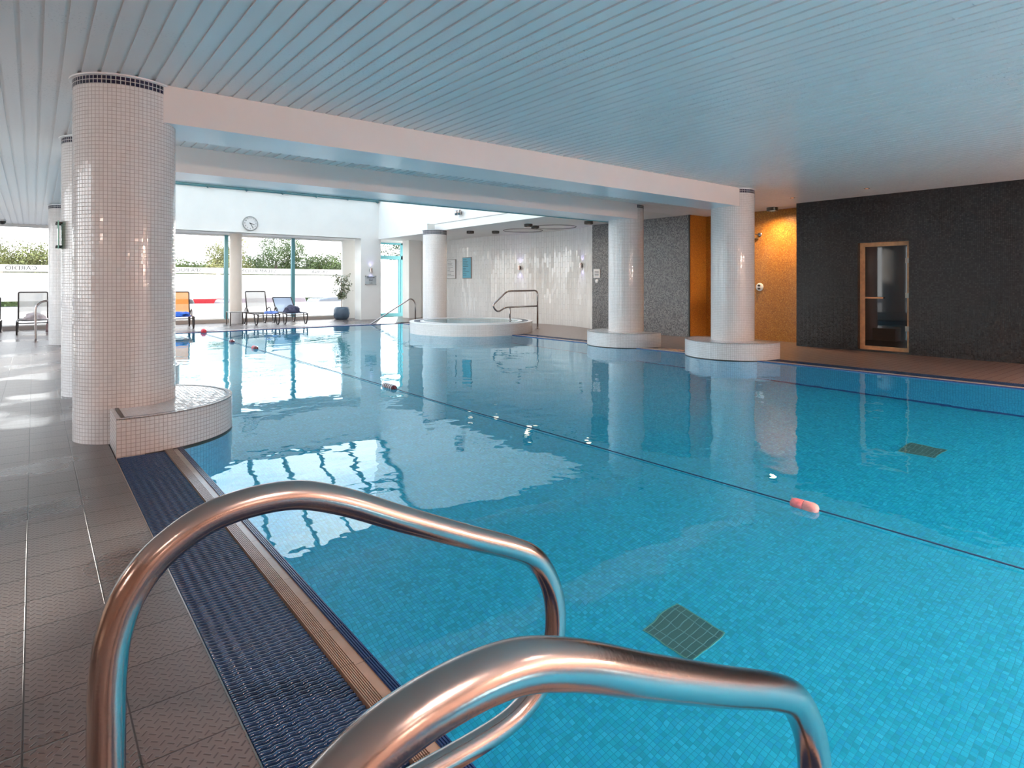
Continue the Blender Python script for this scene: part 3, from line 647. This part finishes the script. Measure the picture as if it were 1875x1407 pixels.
# ================================================================ CEILING LAMPS
def drum(x,y,label,power=0,z=2.9,col=(1,.75,.5)):
    t=tag(empty('drum_downlight',(x,y,z)),label,'ceiling light','dark drum downlights')
    m=MB(); m.lathe([(.115,0),(.115,-.075),(.10,-.078),(.098,-.06)],n=32); m.build('housing',m_dgrey,t)
    m=MB(); m.annulus((0,0),0.0001,.099,-.062,n=32,down=True); m.build('lens',emit('drum_lens',(1,.8,.6),.35),t)
    if power:
        d=bpy.data.lights.new('drum_bulb','SPOT'); d.energy=power; d.color=col; d.spot_size=2.9; d.spot_blend=1; d.shadow_soft_size=.07
        l=bpy.data.objects.new('drum_bulb',d); COL.objects.link(l); l.parent=t; l.location=(0,0,-.09)
    return t
drum(10.6,15.5,'dark drum downlight left of the pair nearest the spa column',12)
drum(11.2,15.0,'dark drum downlight above the left of the curved white wall',12)
drum(10.6,12.7,'dark drum downlight overlapping the next one, above the spa handrail',12)
drum(11.1,13.0,'dark drum downlight right of the overlapping pair above the spa handrail',12)
drum(11.4,11.2,'dark drum downlight beside the grey mosaic wall top',12)
drum(12.45,6.75,'dark drum downlight above the orange shower wall',110,col=(1,.72,.42))
for i,(cx,cy) in enumerate(((11.72,14.3),(11.72,12.85))):
    m=MB(); m.tube([(cx+.6*math.cos(2*PI*k/64),cy+.6*math.sin(2*PI*k/64),ZC-.004) for k in range(64)],.010,n=6,closed=True)
    tag(m.build('ceiling_ring',m_dgrey),('thin round ring on the white alcove ceiling, left one','thin round ring on the white alcove ceiling, right one')[i],'ceiling ring','thin rings on the alcove ceiling')
def spot(x,y,label,power,em=True,col=(1,.62,.38),z=2.9,size=2.4):
    t=tag(empty('recessed_downlight',(x,y,z)),label,'ceiling light','small recessed downlights')
    m=MB(); m.lathe([(.028,.004),(.03,-.004),(.045,-.004),(.047,0)],n=24); m.build('trim_ring',m_dgrey,t)
    m=MB(); m.annulus((0,0),0.0001,.03,-.001,n=24,down=True); m.build('lens',m_warm,t)
    if power:
        d=bpy.data.lights.new('downlight_bulb','SPOT'); d.energy=power; d.color=col; d.spot_size=size; d.spot_blend=.7; d.shadow_soft_size=.05
        l=bpy.data.objects.new('downlight_bulb',d); COL.objects.link(l); l.parent=t; l.location=(0,0,-.02)
spot(11.35,5.75,'small glowing orange downlight by the corner of the dark wall',6)
spot(11.25,4.40,'small glowing orange downlight above the sauna door',6)
# invented warm fill lamps, added behind the viewpoint to light the beams
for k,x in enumerate((-1.5,1.5,4.5,7.5,10.5)):
    t=tag(empty('added_wall_lamp',(x,YN,1.95)),'added warm fill lamp on the beige wall behind the viewpoint','wall light','added fill lamps behind the viewpoint')
    m=MB(); m.lathe([(0,.0),(.06,0),(.06,.03),(.02,.04),(.02,.10)],n=20); o=m.build('bracket',m_steel,t); o.rotation_euler=(-PI/2,0,0)
    d=bpy.data.lights.new('wall_fill_light','POINT'); d.energy=(6,14,95,165,170)[k]; d.color=(1,.70,.56); d.shadow_soft_size=.11
    l=bpy.data.objects.new('wall_fill_light',d); COL.objects.link(l); l.parent=t; l.location=(0,.24,0)
for y in (.6,3.4):  # unseen lamps added at the left to brighten ceiling and column edge
    t=tag(empty('added_wall_lamp',(XL,y,2.0)),'added warm fill lamp on the brown wall beside the deck, left of the picture','wall light','added fill lamps left of the picture')
    m=MB(); m.lathe([(.0,.0),(.06,0),(.06,.03),(.02,.04),(.02,.10)],n=20); o=m.build('bracket',m_steel,t); o.rotation_euler=(0,PI/2,0)
    d=bpy.data.lights.new('wall_fill_light','POINT'); d.energy=10; d.color=(1,.74,.64); d.shadow_soft_size=.11
    l=bpy.data.objects.new('wall_fill_light',d); COL.objects.link(l); l.parent=t; l.location=(.24,0,0)
# unseen downlights added behind the camera as warm fill for the foreground
for x in (-1.6,1.2,4.0,6.8,9.6):
    for y in (-1.8,-3.8):
        spot(x,y,'added fill downlight in the plank ceiling behind the viewpoint',{-1.6:80,1.2:300}.get(x,800),col=(1,.66,.53))
for (x,y,lb) in ((4.2,20.7,'dark slot light in the soffit left of the clock'),(7.7,20.9,'dark slot light in the soffit above the sauna window')):
    m=MB(); m.lathe([(0,-.012),(.085,-.012),(.09,0)],c=(0,0),n=24); o=tag(m.build('soffit_light',m_dgrey),lb,'ceiling light'); o.location=(x,y,2.9)

# ================================================================ CLOCK, SIGN, PICTURES, SCONCES
t=tag(empty('wall_clock',(5.36,20.1,3.17)),'round white wall clock with black numerals above the lounger windows','clock')
m=MB(); m.lathe([(.0,0),(.225,0),(.235,.02),(.225,.045),(.205,.045),(.20,.03)],n=64); o=m.build('clock_case',plain('clock_grey',(.35,.35,.34),.4),t,weld=True); o.rotation_euler=(PI/2,0,0)
m=MB(); m.annulus((0,0),0.0001,.203,.031,n=64); o=m.build('clock_face',m_fwhite,t); o.rotation_euler=(PI/2,0,0)
for h in range(1,13):
    a=PI/2-h*PI/6; text_obj('numeral',str(h),.062,m_black,t,(.165*math.cos(a),-.034,.165*math.sin(a)),(PI/2,0,0))
def hand(ang,L,w,nm):
    m=MB(); m.box((-w,-.037,-.03),(w,-.034,L)); o=m.build(nm,m_black,t); o.rotation_euler=(0,ang,0)
hand(math.radians(103),.13,.009,'hour_hand'); hand(math.radians(150),.175,.007,'minute_hand')
m=MB(); m.lathe([(0,.042),(.012,.042),(.012,.03)],n=16); o=m.build('hand_cap',m_black,t,weld=True); o.rotation_euler=(PI/2,0,0)
t=tag(empty('depth_sign',(9.44,20.1,1.40)),'small glass sign reading Shallow End 1m on the white pillar','sign')
m=MB(); m.box((-.21,-.03,-.155),(.21,-.022,.155)); m.build('sign_plate',plain('sign_grey',(.42,.46,.46),.15),t)
for i,(s,z,h) in enumerate((('Shallow',.10,.095),('End',0,.095),('1m',-.10,.095))): text_obj('lettering',s,h,m_black,t,(0,-.032,z),(PI/2,0,0))
for a in (-1,1):
    for b in (-1,1):
        m=MB(); m.lathe([(0,.036),(.012,.036),(.012,0)],n=12); o=m.build('standoff',m_dgrey,t,weld=True); o.rotation_euler=(PI/2,0,0); o.location=(a*.2,0,b*.145)
def sconce(loc,rz,label,glow=True):
    t=tag(empty('wall_sconce',loc,rz),label,'wall light','small metal up and down wall lights')
    m=MB(); m.box((-.03,-.02,-.05),(.03,0,.05)); m.build('back_plate',m_dgrey,t)
    m=MB(); m.lathe([(.045,-.075),(.045,.075),(.038,.075),(.038,-.075),(.045,-.075)],c=(0,-.065),n=24); m.build('lamp_body',m_steel,t)
    if glow:
        for s,rx in ((-1,0),(1,PI)):
            d=bpy.data.lights.new('sconce_bulb','SPOT'); d.energy=1.5; d.color=(.5,.45,1); d.spot_size=1.6; d.spot_blend=.6; d.shadow_soft_size=.03
            l=bpy.data.objects.new('sconce_bulb',d); COL.objects.link(l); l.parent=t; l.location=(0,-.065,s*.08); l.rotation_euler=(rx,0,0)
sconce((9.44,20.1,1.75),0,'small grey wall light above the Shallow End sign')
sconce((12.47,15.35,1.79),-PI/2,'small wall light left on the curved white tiled wall')
sconce((12.50,12.56,1.80),-PI/2+.3,'small wall light right on the curved white tiled wall, near the grey mosaic')
def picture(name,y0,y1,z0,z1,matp,label,lines,xm=12.2):
    t=tag(empty(name,(xm,(y0+y1)/2,(z0+z1)/2)),label,'board'); w=abs(y1-y0)/2;h=(z1-z0)/2
    m=MB(); m.box((-.03,-w,-h),(0,w,h)); m.build('frame',plain('board_frame',(.25,.22,.2),.4),t)
    m=MB(); m.box((-.034,-w+.02,-h+.02),(-.03,w-.02,h-.02)); m.build('face',matp,t)
    m=MB(); random.seed(3)
    for k in range(lines):
        z=h-.08-(2*h-.14)*k/lines; a=random.uniform(.35,.95); m.box((-.0345,w-.05-a*(2*w-.1),z-.008),(-.034,w-.05,z+.004))
    m.build('printed_lines',m_dgrey if 'white' in label else m_fwhite,t)
picture('notice_board',18.75,19.35,1.46,2.17,m_fwhite,'framed white notice with printed lines on the white tiled wall',11)
picture('notice_board',17.75,18.3,1.46,2.22,plain('blue_board',(.12,.42,.55),.4),'framed light blue board on the white tiled wall, right of the white notice',10)
t=tag(empty('wall_notice',(XR,11.66,1.55)),'small white square notice with a round button below, on the grey mosaic','sign')
m=MB(); m.box((-.02,-.12,-.12),(0,.12,.12)); m.build('plate',m_fwhite,t)
m=MB()
for z in (.06,.02,-.02,-.06): m.box((-.021,-.08,z-.008),(-.02,.08,z+.006))
m.build('printed_lines',m_black,t)
m=MB(); m.lathe([(0,.03),(.05,.03),(.055,0)],n=24); o=m.build('push_button',m_soffit,t,weld=True); o.rotation_euler=(0,-PI/2,0); o.location=(0,0,-.21)
# leaflet rack in the gap of the grey wall
t=tag(empty('leaflet_rack',(XR+.55,10.6,0)),'tall cream rack glimpsed between the right column and the grey mosaic wall','rack')
m=MB(); m.box((-.3,-.6,0),(0,.5,2.0)); m.build('cabinet',plain('rack_cream',(.5,.42,.32),.5),t)
for z in (.15,.55,.95,1.3,1.7):
    m=MB(); m.box((-.32,-.6,z),(-.3,.5,z+.06)); m.build('shelf',m_black,t)
t=tag(empty('wall_spotlight',(9.76,14.75,3.33)),'small grey twin spotlight on the high white wall','spotlight')
m=MB(); m.box((-.02,-.05,-.06),(0,.05,.06)); m.build('back_plate',m_steel,t)
m=MB(); m.tube([(-.02,0,0),(-.1,0,0)],.012,n=8); m.build('bracket',m_dgrey,t)
for s in (-1,1):
    m=MB(); m.lathe([(0,-.07),(.05,-.07),(.055,.07),(.045,.07),(.04,.05)],c=(-.11,s*.075),n=20); o=m.build('lamp_head',m_steel,t,weld=True)
# glass sign edge on near hidden column
t=tag(empty('glass_sign',(.245,8.45,1.80)),'greenish glass sign seen edge-on at the side of the half-hidden column','sign')
m=MB(); m.box((-.034,-.13,-.155),(-.022,.13,.155)); m.build('glass_plate',plain('green_glass_edge',(.35,.62,.50),.1),t)
for a in (-.10,.10):
    for b in (-.13,.13):
        m=MB(); m.lathe([(0,.02),(.012,.02),(.012,-.04)],n=12); o=m.build('standoff',m_dgrey,t,weld=True); o.rotation_euler=(0,-PI/2,0); o.location=(-.03,a,b)
t=tag(empty('dome_camera',(-.62,20.2,2.9)),'small dark dome camera under the ceiling at the far left','camera')
m=MB(); m.lathe([(.09,0),(.09,-.03),(.075,-.035)],n=24); m.build('housing',m_soffit,t); m=MB(); m.lathe([(.075,-.035),(.068,-.08),(.04,-.11),(0,-.12)],n=24); m.build('dome',m_black,t)

# ================================================================ LOUNGERS
m_frame=plain('lounger_frame',(.06,.05,.047),.4,.3)
def sling(name,col,alpha=.25):
    m,nt,b=mat(name); out=nt.nodes['Material Output']; b.inputs['Base Color'].default_value=(*col,1); b.inputs['Roughness'].default_value=.8
    tl=N(nt,'BsdfTranslucent'); tl.inputs[0].default_value=(*col,1); tr=N(nt,'BsdfTransparent'); a=N(nt,'MixShader',i={0:.45}); c=N(nt,'MixShader',i={0:alpha})
    lk(nt,b.outputs[0],a.inputs[1]); lk(nt,tl.outputs[0],a.inputs[2]); lk(nt,a.outputs[0],c.inputs[1]); lk(nt,tr.outputs[0],c.inputs[2]); lk(nt,c.outputs[0],out.inputs[0]); return m
s_white=sling('white_sling',(.50,.49,.48),.15); s_blue=sling('pale_blue_sling',(.42,.52,.68),.05); s_orange=sling('orange_sling',(.80,.28,.06),.1); s_lilac=sling('lilac_sling',(.35,.40,.62),.05)
def lounger(x,y,rz,label,sl,ang,L=1.15,arms=True):
    """local: foot at -Y, head at +Y; origin under the backrest hinge"""
    t=tag(empty('sun_lounger',(x,y,0),rz),label,'lounger','sun loungers by the far windows'); w=.32; H=.34; bl=.72
    ca,sa=math.cos(ang),math.sin(ang)
    m=MB()
    for s in (-1,1):
        m.tube(fillet([(s*w,-L-.06,H-.05),(s*w,-L+.02,H),(s*w,.0,H),(s*w,.62,H-.02)],.08),.019,n=10)
    m.tube([(-w,-L-.06,H-.05),(w,-L-.06,H-.05)],.014,n=8); m.tube([(-w,.62,H-.02),(w,.62,H-.02)],.014,n=8); m.tube([(-w,0,H),(w,0,H)],.012,n=8); m.tube([(-w,-.5,H-.01),(w,-.5,H-.01)],.01,n=8)
    m.build('frame',m_frame,t)
    for s in (-1,1):
        for y0 in (-L+.12,.30):
            m=MB(); m.tube(smooth_path([(s*w,y0-.22,H),(s*w,y0-.16,.13),(s*w,y0-.06,.018),(s*w,y0+.06,.018),(s*w,y0+.16,.13),(s*w,y0+.22,H)],6),.019,n=10); m.build('leg',m_frame,t)
    m=MB()
    n=10
    for i in range(n):
        y0=-L-.04+(L+.02)*i/n; y1=-L-.04+(L+.02)*(i+1)/n; sag=lambda q:-.02*math.sin(PI*(q+L)/L) if -L<q<0 else 0
        for j in range(4):
            x0=-w+2*w*j/4;x1=x0+2*w/4; sg=lambda xx,q: H+.004+sag(q)-.012*(1-(xx/w)**2)
            m.face([(x0,y0,sg(x0,y0)),(x1,y0,sg(x1,y0)),(x1,y1,sg(x1,y1)),(x0,y1,sg(x0,y1))],sm=True)
    m.build('seat_sling',sl,t)
    b=empty('backrest'); b.parent=t; b.location=(0,.02,H); b.rotation_euler=(ang,0,0)
    m=MB(); m.tube(fillet([(-w+.015,0,0),(-w+.015,bl,0),(w-.015,bl,0),(w-.015,0,0)],.04),.018,n=10)
    o=m.build('backrest_frame',m_frame,t); o.location=b.location; o.rotation_euler=b.rotation_euler
    m=MB()
    for i in range(6):
        for j in range(4):
            x0=-w+.02+(2*w-.04)*j/4;x1=x0+(2*w-.04)/4;y0=bl*i/6;y1=bl*(i+1)/6; f=lambda xx,q:-.02*(1-(xx/w)**2)*math.sin(PI*min(1,max(0,q/bl)))
            m.face([(x0,y0,f(x0,y0)),(x1,y0,f(x1,y0)),(x1,y1,f(x1,y1)),(x0,y1,f(x0,y1))],sm=True)
    o=m.build('backrest_sling',sl,t); o.location=b.location; o.rotation_euler=b.rotation_euler
    bpy.data.objects.remove(b)
    if arms:
        for s in (-1,1):
            m=MB(); m.tube(smooth_path([(s*(w+.02),-.30,H),(s*(w+.03),-.18,H+.13),(s*(w+.03),-.02,H+.17),(s*(w+.02),.12,H+.10),(s*(w+.01),.2,H)],6),.016,n=8); m.build('armrest',m_frame,t)
    return t
lounger(5.65,20.35,.0,'white mesh lounger with upright back, beside the dark side table',s_white,1.25)
lounger(6.55,20.30,-.05,'pale blue lounger with low reclined back, right of the upright white one',s_blue,.72)
lounger(3.35,20.15,-.1,'orange lounger with a blue towel, partly behind the biggest column',s_orange,1.25)
lounger(.0,20.35,.0,'white lounger with upright back at far left, behind the slim handrail',s_white,1.35,arms=False)
lounger(-.98,20.35,.0,'lilac lounger with a dark bundle, at the left border',s_lilac,.9,arms=False)
def lump(name,loc,size,mt,label,cat,seed=1,rz=0):
    rnd=random.Random(seed); bm=bmesh.new(); bmesh.ops.create_icosphere(bm,subdivisions=4,radius=1)
    from mathutils import noise
    for v in bm.verts:
        n=noise.noise(v.co*1.7+Vector((seed*3.1,0,0))); n2=abs(noise.noise(v.co*4.5+Vector((0,seed*2.3,0))))
        k=1+.30*n-.22*n2; v.co=Vector((v.co.x*size[0]*k,v.co.y*size[1]*k,max(-.12,v.co.z*k)*size[2]))
    zmin=min(v.co.z for v in bm.verts)
    for v in bm.verts: v.co.z-=zmin
    me=bpy.data.meshes.new(name); bm.to_mesh(me); bm.free()
    for p in me.polygons: p.use_smooth=True
    o=link(name,me,mt); o.location=loc; o.rotation_euler=(0,0,rz); return tag(o,label,cat)
lump('towel',(3.30,19.55,.335),(.30,.42,.12),plain('blue_towel',(.03,.12,.5),.95,noise=.3,nscale=9),'bright blue towel spread over the orange lounger','towel',2)
lump('swim_bag',(6.62,19.95,.335),(.26,.24,.22),plain('dark_bag',(.05,.05,.09),.8,noise=.5,nscale=12),'dark patterned bag lying on the pale blue lounger','bag',5)
lump('towel',(5.85,19.62,.335),(.2,.16,.08),plain('blue_cloth',(.16,.25,.6),.95,noise=.4,nscale=9),'small blue and white cloth on the upright white lounger','towel',9)
lump('towel',(.05,20.0,.335),(.27,.22,.16),plain('pink_grey_cloth',(.50,.42,.42),.95,noise=.3,nscale=9),'pinkish grey crumpled towel on the far left white lounger','towel',12)
lump('clothes_bundle',(-.98,20.3,.335),(.22,.2,.30),plain('dark_clothes',(.08,.08,.1),.95,noise=.6,nscale=9),'dark bundle of clothes on the lilac lounger','clothes',15)
lump('bag',(.43,20.35,.0),(.17,.16,.42),plain('pink_bag',(.5,.33,.33),.9,noise=.3,nscale=9),'pinkish grey bag on the floor beside the far left white lounger','bag',17)
# side table
t=tag(empty('side_table',(4.95,20.05,0)),'low glass side table with thin dark legs, left of the upright white lounger','table')
m=MB(); m.box((-.25,-.25,.40),(.25,.25,.408)); m.build('tabletop',plain('table_glass',(.55,.58,.58),.08),t)
m=MB(); 
for a,b in (((-.25,-.25,.385),(.25,-.23,.4)),((-.25,.23,.385),(.25,.25,.4)),((-.25,-.25,.385),(-.23,.25,.4)),((.23,-.25,.385),(.25,.25,.4))): m.box(a,b)
m.build('apron',m_frame,t)
for a in (-.235,.235):
    for b in (-.235,.235): m=MB(); m.box((a-.014,b-.014,0),(a+.014,b+.014,.39)); m.build('leg',m_frame,t)

# ================================================================ POTTED FIG
t=tag(empty('potted_fig',(8.62,20.72,0)),'small leafy fig tree in a round slate blue pot beside the pillar','plant')
m=MB(); m.lathe([(0,0),(.20,0),(.26,.08),(.285,.22),(.27,.36),(.235,.44),(.215,.44),(.20,.40)],n=40); m.build('pot',plain('slate_glaze',(.07,.11,.16),.18,noise=.15,nscale=6),t,weld=True)
m=MB(); m.annulus((0,0),.0001,.21,.40,n=32); m.build('soil',plain('soil',(.05,.035,.025),.95),t)
rnd=random.Random(4); m=MB(); tips=[]
m.tube(smooth_path([(0,0,.38),(.01,0,.7),(-.01,.01,1.0),(.0,0,1.45)],5),[.016]*10+[.012]*6,n=8)
for k in range(26):
    a=rnd.uniform(0,2*PI); z=rnd.uniform(.66,1.45); l=rnd.uniform(.12,.33)*(1.0 if z>.85 else .5)
    p=[(0,0,z),(l*.5*math.cos(a),l*.5*math.sin(a),z+.10),(l*math.cos(a),l*math.sin(a),z+.12+rnd.uniform(-.1,.08))]
    m.tube(smooth_path(p,4),.004,n=5); tips+=smooth_path(p,4)[2:]
m.build('trunk',plain('bark',(.30,.22,.15),.9),t)
def leaves(m,pts,n,spread,size,rnd):
    for _ in range(n):
        c=Vector(rnd.choice(pts))+Vector((rnd.gauss(0,spread),rnd.gauss(0,spread),rnd.gauss(0,spread)))
        d=Vector((rnd.uniform(-1,1),rnd.uniform(-1,1),rnd.uniform(-1.2,.3))).normalized(); s=d.cross(Vector((rnd.uniform(-1,1),rnd.uniform(-1,1),rnd.uniform(-1,1)))).normalized(); l=size*rnd.uniform(.7,1.3)
        m.face([c,c+d*l*.5+s*l*.22,c+d*l,c+d*l*.5-s*l*.22])
m=MB(); leaves(m,tips,720,.04,.085,rnd)
m.build('foliage',plain('fig_leaf',(.20,.23,.14),.45,noise=.7,nscale=14),t)

# ================================================================ OUTSIDE
m=MB(); m.box((-60,21.5,-.5),(120,130,-.35)); struct(m.build('ground',plain('asphalt',(.10,.10,.105),.9,noise=.15,nscale=1)))
m=MB(); m.box((-40,YN-4,-.5),(XL-.2,21.5,-.35)); struct(m.build('ground',plain('paving',(.5,.45,.4),.9,noise=.15,nscale=1)))
def tree(x,y,h,w,col,label,seed):
    rnd=random.Random(seed); t=tag(empty('leafy_tree',(x,y,-.35)),label,'tree','trees beyond the car park')
    m=MB(); m.tube([(0,0,0),(0,0,h*.5)],[.16,.10],n=8); m.build('trunk',plain('tree_bark',(.12,.09,.07),.9),t)
    pts=[]; m=MB()
    for k in range(26):
        a=rnd.uniform(0,2*PI); r=w*.5*math.sqrt(rnd.random())*.8; z=h*(.25+.62*rnd.random()*(1-.35*r/(w*.5)))
        pts.append((r*math.cos(a),r*math.sin(a),z))
    for _ in range(12000):
        c=Vector(rnd.choice(pts)); d=Vector((rnd.gauss(0,1),rnd.gauss(0,1),rnd.gauss(0,1))).normalized()*(w*.17*rnd.uniform(.6,1.1)); p=c+d
        a=Vector((rnd.gauss(0,1),rnd.gauss(0,1),rnd.gauss(0,1))).normalized(); b=a.cross(d).normalized(); l=.055*rnd.uniform(.7,1.4)
        m.face([p,p+a*l+b*l*.6,p+a*l*2,p+a*l-b*l*.6])
    m.build('foliage',plain('tree_leaf',col,.8,noise=.6,nscale=1.3),t)
G=[(.10,.13,.04),(.20,.20,.07),(.06,.10,.05),(.26,.25,.09),(.12,.16,.06)]
spots=[(-4.0,44,4.6),(-.2,43,4.4),(3.2,46,4.7),(10.4,44,5.4),(14.4,47,7.0),(17.6,45,4.8),(21.5,47,5.8),(25.0,46,6.6),(29.0,50,6.0),(33.5,48,5.6),(38.5,52,5.4)]
KN=['olive green','yellow green','dark green','autumn yellow','mid green']
for i,(x,y,h) in enumerate(spots):
    tree(x,y,h,4.3,G[i%5],'%s leafy tree beyond the windows, %s from the left'%(KN[i%5],['first','second','third','fourth','fifth','sixth','seventh','eighth','ninth','tenth','last'][i]),50+i)
m=MB(); 
rnd=random.Random(8)
for _ in range(26000):
    x=rnd.uniform(-10,46); y=57+rnd.uniform(-.7,.7); z=rnd.uniform(-.3,3.5+.4*math.sin(x)); p=Vector((x,y,z)); a=Vector((rnd.gauss(0,1),rnd.gauss(0,1),rnd.gauss(0,1))).normalized(); b=a.cross(Vector((0,1,.2))).normalized(); l=.09*rnd.uniform(.7,1.4)
    m.face([p,p+a*l+b*l*.6,p+a*l*2,p+a*l-b*l*.6])
m.box((-10,57.2,-.4),(46,57.6,2.9))
tag(m.build('hedge',plain('hedge_leaf',(.11,.15,.05),.8,noise=.6,nscale=.9)),'long green hedge running behind the trees outside','hedge')
def car(x,y,rz,col,label):
    t=tag(empty('parked_car',(x,y,-.35),rz),label,'car','parked cars outside the windows')
    prof=[(-2.05,.35),(-2.1,.62),(-2.0,.82),(-1.25,.92),(-.55,1.38),(.75,1.42),(1.45,1.0),(2.0,.92),(2.12,.65),(2.05,.35)]
    m=MB(); n=len(prof); W=.86
    for i in range(n):
        a,b=prof[i],prof[(i+1)%n]; m.face([(a[0],-W,a[1]),(b[0],-W,b[1]),(b[0],W,b[1]),(a[0],W,a[1])])
    m.face([(p[0],-W,p[1]) for p in prof][::-1]); m.face([(p[0],W,p[1]) for p in prof])
    m.build('body',plain('car_paint',col,.25,coat=.5),t,weld=True,bevel=.08)
    m=MB()
    for s in (-1,1): m.face([(-.95,s*.872,.95),(1.15,s*.872,.98),(.7,s*.872,1.34),(-.5,s*.872,1.30)])
    m.build('side_windows',m_black,t)
    for a in (-1.3,1.35):
        for s in (-1,1):
            m=MB(); m.lathe([(0,-.1),(.2,-.1),(.31,-.08),(.32,0),(.31,.08),(.2,.1),(0,.1)],n=28); o=m.build('wheel',m_black,t,weld=True); o.rotation_euler=(PI/2,0,0); o.location=(a,s*.82,.32)
car(7.7,38,.1,(.55,.02,.03),'red car parked outside behind the SPA POOL window')
car(9.36,33,.05,(.30,.22,.24),'mauve car parked outside behind the STEAM ROOM window')
car(3.96,33,.03,(.05,.055,.06),'near black car parked outside, left of the red one')
car(14.1,33,.05,(.16,.17,.19),'dark grey car parked outside behind the SAUNA window')

# ================================================================ pieces that belong to a part go one level deeper
DEEP={'lettering':('frosted_film','sign_plate'),'hinge':('glass_leaf',),'door_handle':('glass_leaf',),'lens':('housing','trim_ring'),'printed_lines':('face','plate'),
 'standoff':('sign_plate','glass_plate'),'numeral':('clock_face',),'dark_joint':('plinth',),'plinth_rim':('plinth',),'waterline_band':('plinth',),'mixer_knob':('mixer_plate',),
 'lamp_head':('bracket',),'armrest':('frame',),'apron':('tabletop',),'soil':('pot',),'drain_frame':('drain_grate',),'side_windows':('body',),'hand_cap':('minute_hand',)}
for o in list(bpy.data.objects):
    b=o.name.split('.')[0]
    if b in DEEP and o.parent is not None:
        for q in [x for x in bpy.data.objects if x.parent==o.parent]:
            if q.name.split('.')[0] in DEEP[b]:
                mb=q.matrix_basis.inverted()@o.matrix_basis; o.parent=q; o.matrix_basis=mb; break
